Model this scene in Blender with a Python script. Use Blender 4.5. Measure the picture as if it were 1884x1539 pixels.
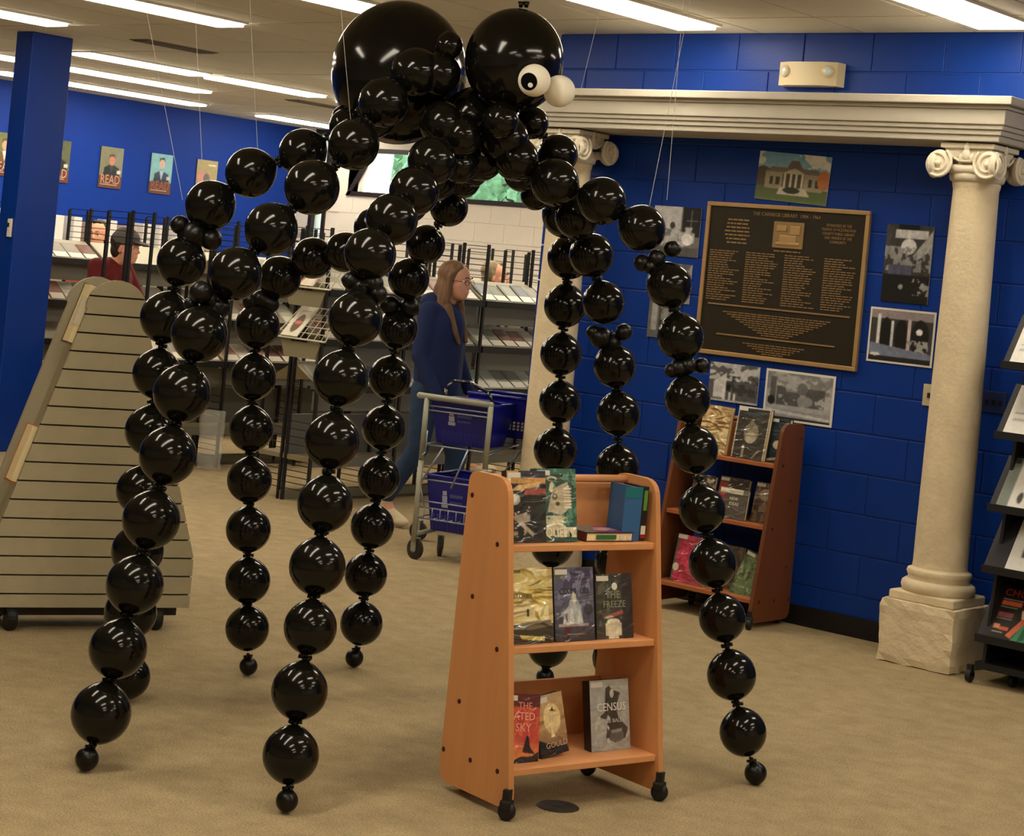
import bpy, bmesh, math, random
import numpy as np
from mathutils import Vector, Matrix, Euler
random.seed(7); RNG = np.random.RandomState(5)
for o in list(bpy.data.objects): bpy.data.objects.remove(o)
SC = bpy.context.scene; COL = SC.collection
PI = math.pi
# ---------------------------------------------------------------- camera, world, exposure
F_PX, CX, CY, ROLL, YAW, EYE = 3550., 942., 491., .0955, -.693, 1.66
fwd = Vector((math.sin(YAW), math.cos(YAW), 0)); r0 = Vector((math.cos(YAW), -math.sin(YAW), 0)); up0 = Vector((0, 0, 1))
rt = r0 * math.cos(ROLL) + up0 * math.sin(ROLL); up = -r0 * math.sin(ROLL) + up0 * math.cos(ROLL)
cam = bpy.data.cameras.new('camera'); camo = bpy.data.objects.new('camera', cam); COL.objects.link(camo)
cam.sensor_width = 36; cam.sensor_fit = 'HORIZONTAL'; cam.lens = 36 * F_PX / 1884
cam.shift_x = 0; cam.shift_y = -(769.5 - CY) / 1884; cam.clip_start = .05; cam.clip_end = 200
M = Matrix((rt, up, -fwd)).transposed().to_4x4(); M.translation = (0, 0, EYE); camo.matrix_world = M
SC.camera = camo
SC.view_settings.view_transform = 'Standard'; SC.view_settings.look = 'None'; SC.view_settings.exposure = 0.0
SC.view_settings.gamma = 1; SC.view_settings.use_curve_mapping = False
W = bpy.data.worlds.new('world'); SC.world = W; W.use_nodes = True
W.node_tree.nodes['Background'].inputs[0].default_value = (.82, .92, 1, 1); W.node_tree.nodes['Background'].inputs[1].default_value = 2.6
LIGHT_STRENGTH = 21.8

def ray(x, y): return rt * ((x - CX) / F_PX) - up * ((y - CY) / F_PX) + fwd
def at_depth(x, y, d): return Vector((0, 0, EYE)) + ray(x, y) * d
# ---------------------------------------------------------------- materials
def lin(c):
    if isinstance(c, str): c = tuple(int(c[i:i + 2], 16) for i in (0, 2, 4))
    return tuple(((v / 255) / 12.92 if v / 255 <= .04045 else ((v / 255 + .055) / 1.055) ** 2.4) for v in c[:3])
MC = {}
def mat(name, col=(128, 128, 128), rough=.5, metal=0., spec=.5, var=0., scale=20., bump=0., bscale=60., coat=0., emit=None, trans=0., alpha=1., stretch=None, ior=1.45):
    if name in MC: return MC[name]
    m = bpy.data.materials.new(name); m.use_nodes = True; nt = m.node_tree; b = nt.nodes['Principled BSDF']
    L = lin(col); b.inputs['Base Color'].default_value = (*L, 1); b.inputs['Roughness'].default_value = rough
    b.inputs['Metallic'].default_value = metal; b.inputs['Specular IOR Level'].default_value = spec
    b.inputs['Coat Weight'].default_value = coat; b.inputs['Coat Roughness'].default_value = .08
    b.inputs['Transmission Weight'].default_value = trans; b.inputs['Alpha'].default_value = alpha; b.inputs['IOR'].default_value = ior
    if emit:
        b.inputs['Emission Color'].default_value = (*lin(emit[0]), 1); b.inputs['Emission Strength'].default_value = emit[1]
    if var or bump:
        tc = nt.nodes.new('ShaderNodeTexCoord'); mp = nt.nodes.new('ShaderNodeMapping'); nt.links.new(tc.outputs['Object'], mp.inputs[0])
        if stretch: mp.inputs['Scale'].default_value = stretch
    if var:
        n = nt.nodes.new('ShaderNodeTexNoise'); n.inputs['Scale'].default_value = scale; n.inputs['Detail'].default_value = 6; n.inputs['Roughness'].default_value = .65
        nt.links.new(mp.outputs[0], n.inputs['Vector'])
        cr = nt.nodes.new('ShaderNodeValToRGB'); cr.color_ramp.elements[0].position = .3; cr.color_ramp.elements[1].position = .7
        cr.color_ramp.elements[0].color = (*[max(0, c * (1 - var)) for c in L], 1); cr.color_ramp.elements[1].color = (*[min(1, c * (1 + var)) for c in L], 1)
        nt.links.new(n.outputs[0], cr.inputs[0]); nt.links.new(cr.outputs[0], b.inputs['Base Color'])
    if bump:
        n2 = nt.nodes.new('ShaderNodeTexNoise'); n2.inputs['Scale'].default_value = bscale; n2.inputs['Detail'].default_value = 4
        nt.links.new(mp.outputs[0], n2.inputs['Vector'])
        bp = nt.nodes.new('ShaderNodeBump'); bp.inputs['Strength'].default_value = bump; bp.inputs['Distance'].default_value = .01
        nt.links.new(n2.outputs[0], bp.inputs['Height']); nt.links.new(bp.outputs[0], b.inputs['Normal'])
        if coat: nt.links.new(bp.outputs[0], b.inputs['Coat Normal'])
    MC[name] = m; return m
def print_mat(name, gloss=.45, plastic=0., warp=0., bs=14, st=None, dist=.01):
    if name in MC: return MC[name]
    m = mat(name, rough=gloss, coat=plastic, bump=warp, bscale=bs, stretch=st)
    for n in m.node_tree.nodes:
        if n.type == 'BUMP': n.inputs['Distance'].default_value = dist
        if n.type == 'TEX_NOISE': n.inputs['Distortion'].default_value = 1.2; n.inputs['Detail'].default_value = 1.5
        if n.type == 'MAPPING' and st: n.inputs['Rotation'].default_value = (0, .45, 0)
    nt = m.node_tree; a = nt.nodes.new('ShaderNodeVertexColor'); a.layer_name = 'Col'
    nt.links.new(a.outputs[0], nt.nodes['Principled BSDF'].inputs['Base Color']); return m
PR_MATTE = print_mat('matte print', .6); PR_GLOSS = print_mat('glossy print', .3, .4, .02, 6)
PR_PLASTIC = print_mat('print under crinkled plastic', .5, 1., .6, 1, (12, 12, 26), .02)
PR_CRUMPLE = print_mat('print under loose crumpled plastic', .5, 1., 1., 1, (7, 7, 22), .05)
PR_PHOTO = print_mat('photo print', .35, .3, .03, 4)

# ---------------------------------------------------------------- mesh helpers
class MB:
    def __init__(s): s.v = []; s.f = []
    def add(s, vs, fs):
        n = len(s.v); s.v += [tuple(v) for v in vs]; s.f += [tuple(i + n for i in f) for f in fs]; return s
    def box(s, x0, x1, y0, y1, z0, z1, T=None):
        vs = [Vector(p) for p in ((x0, y0, z0), (x1, y0, z0), (x1, y1, z0), (x0, y1, z0), (x0, y0, z1), (x1, y0, z1), (x1, y1, z1), (x0, y1, z1))]
        if T is not None: vs = [T @ v for v in vs]
        return s.add(vs, [(0, 3, 2, 1), (4, 5, 6, 7), (0, 1, 5, 4), (1, 2, 6, 5), (2, 3, 7, 6), (3, 0, 4, 7)])
    def cbox(s, x0, x1, y0, y1, z0, z1, c=.004, T=None):   # chamfered box
        b = bmesh.new(); bmesh.ops.create_cube(b, size=1)
        for v in b.verts: v.co = Vector(((x0 + x1) / 2 + v.co.x * (x1 - x0), (y0 + y1) / 2 + v.co.y * (y1 - y0), (z0 + z1) / 2 + v.co.z * (z1 - z0)))
        bmesh.ops.bevel(b, geom=b.edges[:], offset=c, segments=2, affect='EDGES', profile=.5)
        b.verts.index_update(); vs = [(T @ v.co if T is not None else v.co.copy()) for v in b.verts]; fs = [[v.index for v in f.verts] for f in b.faces]; b.free()
        return s.add(vs, fs)
    def tube(s, p, q, r, r2=None, n=8, cap=True):
        p, q = Vector(p), Vector(q); r2 = r if r2 is None else r2; d = (q - p).normalized()
        a = d.orthogonal().normalized(); b = d.cross(a)
        vs = [p + (a * math.cos(t) + b * math.sin(t)) * r for t in [2 * PI * i / n for i in range(n)]] + [q + (a * math.cos(t) + b * math.sin(t)) * r2 for t in [2 * PI * i / n for i in range(n)]]
        fs = [(i, (i + 1) % n, n + (i + 1) % n, n + i) for i in range(n)]
        if cap: fs += [tuple(range(n))[::-1], tuple(range(n, 2 * n))]
        return s.add(vs, fs)
    def path(s, pts, r, n=8):
        for a, b in zip(pts[:-1], pts[1:]): s.tube(a, b, r, n=n)
        return s
    def lathe(s, prof, n=32, c=(0, 0, 0), ax='z'):
        vs = []; fs = []
        for (r, z) in prof:
            for i in range(n):
                t = 2 * PI * i / n; p = (r * math.cos(t), r * math.sin(t), z)
                if ax == 'y': p = (p[0], p[2], p[1])
                if ax == 'x': p = (p[2], p[0], p[1])
                vs.append((p[0] + c[0], p[1] + c[1], p[2] + c[2]))
        for k in range(len(prof) - 1):
            for i in range(n): fs.append((k * n + i, k * n + (i + 1) % n, (k + 1) * n + (i + 1) % n, (k + 1) * n + i))
        fs += [tuple(range(n))[::-1], tuple(range((len(prof) - 1) * n, len(prof) * n))]
        return s.add(vs, fs)
    def prism(s, poly, a, b, ax='y'):
        def P(p, h): return {'y': (p[0], h, p[1]), 'x': (h, p[0], p[1]), 'z': (p[0], p[1], h)}[ax]
        n = len(poly); vs = [P(p, a) for p in poly] + [P(p, b) for p in poly]
        return s.add(vs, [tuple(range(n)), tuple(range(n, 2 * n))[::-1]] + [(i, n + i, n + (i + 1) % n, (i + 1) % n) for i in range(n)])
    def sphere(s, c, r, n=12, m=8):
        r = r if hasattr(r, '__len__') else (r, r, r)
        vs = [(c[0], c[1], c[2] - r[2])]; fs = []
        for j in range(1, m):
            ph = -PI / 2 + PI * j / m
            for i in range(n):
                t = 2 * PI * i / n; vs.append((c[0] + r[0] * math.cos(ph) * math.cos(t), c[1] + r[1] * math.cos(ph) * math.sin(t), c[2] + r[2] * math.sin(ph)))
        vs.append((c[0], c[1], c[2] + r[2])); L = len(vs) - 1
        for i in range(n):
            fs.append((0, 1 + (i + 1) % n, 1 + i)); fs.append((L, 1 + (m - 2) * n + i, 1 + (m - 2) * n + (i + 1) % n))
            for j in range(m - 2): fs.append((1 + j * n + i, 1 + j * n + (i + 1) % n, 1 + (j + 1) * n + (i + 1) % n, 1 + (j + 1) * n + i))
        return s.add(vs, fs)
    def mesh(s, name, m, smooth=False):
        me = bpy.data.meshes.new(name); me.from_pydata(s.v, [], s.f)
        b = bmesh.new(); b.from_mesh(me); bmesh.ops.recalc_face_normals(b, faces=b.faces[:]); b.to_mesh(me); b.free()
        if m: me.materials.append(m)
        if smooth: me.polygons.foreach_set('use_smooth', [True] * len(me.polygons))
        me.update(); return me
    def build(s, name, m, parent=None, smooth=False, T=None):
        return inst(s.mesh(name, m, smooth), name, parent, T)
def inst(me, name, parent=None, T=None):
    o = bpy.data.objects.new(name, me); COL.objects.link(o); o.parent = parent
    if T is not None: o.matrix_basis = T
    return o
def autosmooth(o, ang=35):
    me = o.data; me.polygons.foreach_set('use_smooth', [True] * len(me.polygons)); me.set_sharp_from_angle(angle=math.radians(ang)); return o
def empty(name, T=None):
    o = bpy.data.objects.new(name, None); COL.objects.link(o); o.empty_display_size = .1
    if T is not None: o.matrix_basis = T
    return o
def tag(o, label, cat, group=None):
    o['label'] = label; o['category'] = cat
    if group: o['group'] = group
    return o
def struct(o, label=None):
    o['kind'] = 'structure'
    if label: o['label'] = label
    return o
def TR(x=0, y=0, z=0, rz=0, rx=0, ry=0): return Matrix.Translation((x, y, z)) @ Euler((rx, ry, rz), 'XYZ').to_matrix().to_4x4()
TEXTS = []
def text(s, size, m, parent, T, name='lettering', ext=.0004, align='CENTER', sx=1.):
    c = bpy.data.curves.new(name, 'FONT'); c.body = s; c.size = size; c.align_x = align; c.align_y = 'CENTER'; c.extrude = ext; c.resolution_u = 2
    c.materials.append(m); o = bpy.data.objects.new(name, c); COL.objects.link(o); o.parent = parent; TEXTS.append(o)
    o.matrix_basis = T @ Matrix.Rotation(PI / 2, 4, 'X') @ Matrix.Diagonal((sx, 1, 1, 1)); return o
# ---------------------------------------------------------------- flat prints: shapes painted into a grid of vertex colours
def smooth_noise(nx, ny, k):
    g = RNG.rand(k + 2, k + 2); u = np.linspace(0, k, nx); v = np.linspace(0, k, ny); i = np.minimum(u.astype(int), k); j = np.minimum(v.astype(int), k)
    fu = u - i; fv = v - j; fu = fu * fu * (3 - 2 * fu); fv = fv * fv * (3 - 2 * fv)
    a = g[j][:, i]; b = g[j][:, i + 1]; c = g[j + 1][:, i]; d = g[j + 1][:, i + 1]
    return (a * (1 - fu) + b * fu) * (1 - fv)[:, None] + (c * (1 - fu) + d * fu) * fv[:, None]
def raster(nx, ny, bg, shapes, noise=0., k=8, grain=.08):
    nx, ny = int(nx * 1.7), int(ny * 1.7)
    X, Y = np.meshgrid(np.linspace(0, 1, nx), np.linspace(0, 1, ny)); im = np.zeros((ny, nx, 3)); im[:] = lin(bg)
    for s in shapes:
        t = s[0]; c = np.array(lin(s[-1]))
        if t == 'r': m = (X >= s[1]) & (X <= s[3]) & (Y >= s[2]) & (Y <= s[4])
        elif t == 'e': m = ((X - s[1]) / s[3]) ** 2 + ((Y - s[2]) / s[4]) ** 2 <= 1
        elif t == 'g':    # vertical gradient between y0..y1 towards colour
            w = np.clip((Y - s[1]) / (s[2] - s[1]), 0, 1)[:, :, None]; im = im * (1 - w) + c * w; continue
        elif t == 'n':    # noise blotches inside rect with threshold
            nn = .55 * smooth_noise(nx, ny, s[5]) + .28 * smooth_noise(nx, ny, s[5] * 2) + .17 * smooth_noise(nx, ny, s[5] * 4 + 1); m = (nn > s[6]) & (X >= s[1]) & (X <= s[3]) & (Y >= s[2]) & (Y <= s[4])
        elif t == 'p':
            m = np.zeros_like(X, bool); P = s[1]; j = len(P) - 1
            for i in range(len(P)):
                xi, yi = P[i]; xj, yj = P[j]
                m ^= ((yi > Y) != (yj > Y)) & (X < (xj - xi) * (Y - yi) / ((yj - yi) or 1e-9) + xi); j = i
        im[m] = c
    if noise: im = im * (1 + noise * (.5 * smooth_noise(nx, ny, k) + .3 * smooth_noise(nx, ny, 2 * k) + .2 * smooth_noise(nx, ny, 5 * k) - .5)[:, :, None] * 2.2)
    if noise: im = im * (1 + .9 * noise * (smooth_noise(nx, ny, 4 * k) - .5)[:, :, None])
    if grain: im = im * (1 + grain * (RNG.rand(ny, nx, 1) - .5) * 2)
    p = np.pad(im, ((1, 1), (1, 1), (0, 0)), 'edge'); im = (p[:-2, 1:-1] + p[2:, 1:-1] + p[1:-1, :-2] + p[1:-1, 2:] + 3 * im) / 7
    return np.clip(im, 0, 1)
def print_plane(name, w, h, im, m, parent, T=None, y=0.):
    ny, nx = im.shape[:2]; xs = np.linspace(0, w, nx); zs = np.linspace(0, h, ny)
    vs = [(x, y, z) for z in zs for x in xs]
    fs = [(j * nx + i, j * nx + i + 1, (j + 1) * nx + i + 1, (j + 1) * nx + i) for j in range(ny - 1) for i in range(nx - 1)]
    me = bpy.data.meshes.new(name); me.from_pydata(vs, [], fs); a = me.color_attributes.new('Col', 'FLOAT_COLOR', 'POINT')
    d = np.ones((ny * nx, 4), np.float32); d[:, :3] = im.reshape(-1, 3); a.data.foreach_set('color', d.ravel()); me.materials.append(m); me.update()
    return inst(me, name, parent, T)

# ================================================================ SETTING
CEIL = 3.0; YW = 8.51; XL = -15.9; YB = 15.18
carpet = mat('brown carpet', (160, 142, 108), .95, spec=.15, var=.16, scale=9, bump=.25, bscale=260)
nt = carpet.node_tree   # finer tweed on top of the broad mottling
nz = nt.nodes.new('ShaderNodeTexNoise'); nz.inputs['Scale'].default_value = 160; nz.inputs['Detail'].default_value = 3
mp = [n for n in nt.nodes if n.type == 'MAPPING'][0]; cr = [n for n in nt.nodes if n.type == 'VALTORGB'][0]; nt.links.new(mp.outputs[0], nz.inputs['Vector'])
mx = nt.nodes.new('ShaderNodeMix'); mx.data_type = 'RGBA'; mx.blend_type = 'OVERLAY'; mx.inputs[0].default_value = .8
nt.links.new(cr.outputs[0], mx.inputs[6]); nt.links.new(nz.outputs[0], mx.inputs[7]); nt.links.new(mx.outputs[2], nt.nodes['Principled BSDF'].inputs['Base Color'])
struct(MB().box(-16.2, 4.2, -3.2, 15.5, -.1, 0).build('floor', carpet), 'mottled brown loop carpet')
white_wall = mat('cream painted block', (246, 238, 224), .6, var=.03, scale=3)
blue_wall = mat('glossy blue painted block', (4, 52, 140), .42, spec=.32, var=.05, scale=4, bump=.1, bscale=90)
blue_flat = mat('blue painted wall', (8, 54, 150), .55, spec=.25, var=.04, scale=3)
joint_m = mat('blue mortar joint', (10, 58, 146), .6)
ceil_back = mat('ceiling grid', (196, 190, 172), .7)
tile_m = mat('ceiling tile', (204, 197, 178), .9, var=.03, scale=30, bump=.2, bscale=200)
ceiling = struct(MB().box(-16.2, 4.2, -3.2, 15.5, CEIL + .012, CEIL + .12).build('ceiling', ceil_back), 'white suspended ceiling')
tm = MB().cbox(-.299, .299, -.6, .6, 0, .012, .003).mesh('ceiling_tile', tile_m)
for i in range(25):
    for j in range(11):
        inst(tm, 'ceiling_tile', ceiling, TR(-15.6 + i * .61, 2.54 + j * 1.22, CEIL))
struct(MB().box(XL - .2, XL, -3.2, 15.5, 0, CEIL).build('wall_left', blue_flat), 'bright blue wall far across the room')
struct(MB().box(4, 4.2, -3.2, YW, 0, CEIL).build('wall_side', white_wall)); struct(MB().box(XL, 4.2, -3.4, -3.2, 0, CEIL).build('wall_front', white_wall))
# right wall: painted concrete blocks, 20 x 40 cm, joints recessed
wr = struct(MB().box(-6.86 + .006, 4.2, YW + .006, YW + .2, 0, CEIL).build('wall_right', joint_m), 'glossy blue painted block partition wall')
full = MB().cbox(.0, .394, 0, .02, 0, .194, .004).mesh('block', blue_wall); half = MB().cbox(0, .194, 0, .02, 0, .194, .004).mesh('block', blue_wall)
for r in range(15):
    x = -6.86; z = r * .2 + .004
    if r % 2: inst(half, 'block', wr, TR(x, YW, z)); x += .2
    while x < -2.4:
        inst(full, 'block', wr, TR(x, YW, z)); x += .4
endb = MB().cbox(-.014, .0, 0, .19, 0, .194, .004).mesh('block', blue_wall)
for r in range(15): inst(endb, 'block', wr, TR(-6.858, YW + .004, r * .2 + .004))
struct(MB().box(-6.86, 4, YW - .012, YW - .001, 0, .1).build('baseboard_right', mat('black vinyl baseboard', (18, 18, 20), .4)))
# back wall with clerestory window and slit window
wb = struct(MB().box(XL, -15.62, YB, YB + .2, 0, CEIL).box(-15.36, -14.9, YB, YB + .2, 0, CEIL).box(-14.9, -9.9, YB, YB + .2, 0, 2.28).box(-14.9, -9.9, YB, YB + .2, 2.80, CEIL).box(-12.4, -9.9, YB, YB + .2, 2.28, 2.8).box(-9.9, 4.2, YB, YB + .2, 0, CEIL)
            .box(-15.62, -15.36, YB, YB + .2, 0, .3).add([(-15.06, YB, 2.28), (-14.9, YB, 2.28), (-14.7, YB, 2.8), (-15.06, YB, 2.8), (-15.06, YB + .2, 2.28), (-14.9, YB + .2, 2.28), (-14.7, YB + .2, 2.8), (-15.06, YB + .2, 2.8)], [(0, 1, 2, 3), (1, 5, 6, 2)]).build('wall_back', white_wall), 'cream wall with a high window beyond the shelves')
wbm = MB().cbox(.0015, .3985, 0, .012, .0015, .1985, .0015).mesh('block', white_wall)
for r in range(5, 11):
    for c in range(17): inst(wbm, 'block', wb, TR(-15.35 + c * .4 + (.2 if r % 2 else 0), YB - .011, .08 + r * .2))
dark_frame = mat('dark bronze window frame', (52, 44, 42), .4, metal=.3)
glass = mat('window glass', (235, 245, 240), .02, trans=1., ior=1.05)
w1 = struct(empty('window_1'), 'high window with a slanted dark frame and trees outside')
def qframe(P, w, d, name, m, parent, y):   # frame bars round a polygon in the XZ plane
    c = Vector((sum(p[0] for p in P) / len(P), sum(p[1] for p in P) / len(P)))
    for i in range(len(P)):
        a = Vector(P[i]); b = Vector(P[(i + 1) % len(P)]); t = (b - a).normalized(); n = Vector((-t.y, t.x))
        if n.dot(c - a) < 0: n = -n
        MB().prism([a, b, b + n * w - t * w, a + n * w + t * w], y, y + d).build(name, m, parent)
Pw = [(-15.06, 2.27), (-12.36, 2.27), (-12.36, 2.80), (-14.72, 2.80)]
qframe(Pw, .05, .06, 'frame', dark_frame, w1, YB - .03)
MB().prism(Pw, YB + .1, YB + .105).build('pane', glass, w1)
blind = mat('white translucent blind', (250, 250, 255), .8); bb = blind.node_tree.nodes['Principled BSDF']; bb.inputs['Transmission Weight'].default_value = .0
bt = blind.node_tree; trn = bt.nodes.new('ShaderNodeBsdfTranslucent'); trn.inputs[0].default_value = (.95, .96, 1, 1); ad = bt.nodes.new('ShaderNodeAddShader')
bt.links.new(bb.outputs[0], ad.inputs[0]); bt.links.new(trn.outputs[0], ad.inputs[1]); bt.links.new(ad.outputs[0], bt.nodes['Material Output'].inputs[0])
MB().prism([(-15.0, 2.3), (-14.5, 2.3), (-14.47, 2.77), (-14.7, 2.77)], YB + .06, YB + .066).build('blind', blind, w1)
w2 = struct(empty('window_2'), 'narrow full-height window in the corner')
qframe([(-15.62, .3), (-15.36, .3), (-15.36, 2.99), (-15.62, 2.99)], .05, .06, 'frame', dark_frame, w2, YB - .02)
MB().box(-15.62, -15.36, YB + .1, YB + .105, .3, 3).build('pane', glass, w2)
# trees outside
leafm = mat('tree leaves', (140, 176, 130), .7, var=.55, scale=5)
t1 = empty('tree', TR(-15.5, 22, 0)); tag(t1, 'leafy green trees seen through the high window', 'tree')
tb = MB()
tb.sphere((-5, 1.5, 3), (3, 1.2, 4), 16, 12).sphere((-1, 1.6, 4), (4, 1.2, 4), 16, 12).sphere((4, 1.6, 3), (4, 1.2, 4.5), 16, 12)
for k in range(700):
    c = Vector((random.uniform(-5, 6), random.uniform(-1.2, 1.2), random.uniform(1.2, 6.5)))
    for q in range(10):
        p = c + Vector((random.gauss(0, .3), random.gauss(0, .3), random.gauss(0, .3))); a = Vector((random.gauss(0, 1), random.gauss(0, 1), random.gauss(0, 1))).normalized() * .13; b = a.orthogonal().normalized() * .08
        tb.add([p - a, p + b, p + a, p - b], [(0, 1, 2, 3)])
fo = tb.build('foliage', leafm, t1); fo['kind'] = 'stuff'
MB().tube((-3, 0, 0), (-3, 0, 3.5), .18, .1).build('trunk', mat('bark', (80, 65, 50), .9), t1); MB().tube((2, 0, 0), (2, 0, 3.5), .18, .1).build('trunk', mat('bark'), t1)
# blue square pillar on the left
pil = struct(MB().cbox(-11.66, -11.467, 8.27, 8.62, 0, CEIL, .006).build('trim_1', mat('blue pillar paint', (8, 48, 132), .35, spec=.35, var=.04, scale=4)), 'square blue pillar at the left edge')
pp = MB().cbox(-11.53, -11.49, 8.25, 8.268, 1.53, 1.66, .004).build('wall_plate', mat('cream plastic', (214, 205, 182), .4)); tag(pp, 'small cream thermostat on the blue pillar', 'thermostat')
MB().box(-11.522, -11.505, 8.246, 8.251, 1.60, 1.63).build('display_window', mat('dark glass', (40, 42, 40), .2), pp)
# ceiling lights
lamp_m = mat('lit diffuser', (255, 247, 228), .5, emit=((255, 242, 220), LIGHT_STRENGTH)); lframe = mat('white light housing', (225, 220, 205), .5)
l_body = MB().box(-.15, .15, -.61, .61, -.012, 0).mesh('housing', lframe); l_dif = MB().cbox(-.12, .12, -.6, .6, -.03, -.011, .006).mesh('diffuser', lamp_m, True)
rows = [(-4.05, [7.65, 3.4, 2.2]), (-5.74, [7.62, 3.2]), (-7.42, [7.0]), (-9.08, [7.4, 6.18, 11.4, 12.6]), (-7.6, [12.0, 13.3]), (-10.7, [7.3, 6.08, 11.3, 12.5]), (-12.19, [9.85, 11.2, 12.75]), (-13.55, [9.87, 11.08, 8.4]), (-14.98, [11.05, 12.27, 14.35]), (-2.4, [7.5, 4.9, 2.4]), (-.8, [5.8, 1.8]), (.8, [5.5, 1.2]), (2.4, [4.3])]  # includes unseen strips added to brighten floor, right column and back wall
n_l = 0
places = ['nearest the blue wall at top right', 'above the left column', 'over the balloon spider', 'at the top left corner']
for x, ys in rows:
    for y in ys:
        L = empty('ceiling_light', TR(x, y, CEIL)); n_l += 1
        inst(l_body, 'housing', L); inst(l_dif, 'diffuser', L)
        lab = {(-4.05, 7.65): 'bright ceiling light strip at the top right corner of the photo', (-5.74, 7.62): 'bright ceiling light strip above the left stone column', (-7.42, 7.0): 'ceiling light strip touching the top of the big black balloon',
               (-9.08, 7.4): 'long ceiling light strip at top, left of the balloon spider', (-10.7, 7.3): 'ceiling light strip in the top left corner above the pillar'}.get((x, y))
        if lab is None:
            lab = ('far ceiling row along the blue wall' if x < -14 else 'second ceiling row from the blue wall' if x < -13 else 'third ceiling row from the blue wall' if x < -12 else 'unseen ceiling light strip added outside the view') if y > 8 or x < -12 else 'unseen ceiling light strip added outside the view'
            L['group'] = lab
            if 'outside' not in lab: lab = ['left', 'middle', 'right'][sorted(ys).index(y)] + ' light of the ' + lab
        tag(L, lab, 'ceiling light')
vm = mat('dark vent', (112, 100, 78), .7)
for x, y in ((-10.76, 8.97), (-13.0, 12.6)):
    V = empty('ceiling_vent', TR(x, y, CEIL)); tag(V, 'long narrow grey air vent in the ceiling, ' + ('nearer one' if y < 10 else 'farther one by the corner'), 'vent')
    MB().box(-.1, .1, -.33, .33, -.006, 0).build('frame', vm, V)
    for k in range(4): MB().box(-.085 + k * .045, -.055 + k * .045, -.31, .31, -.012, -.006).build('louver', mat('vent blade', (90, 80, 62), .7), V)

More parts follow.
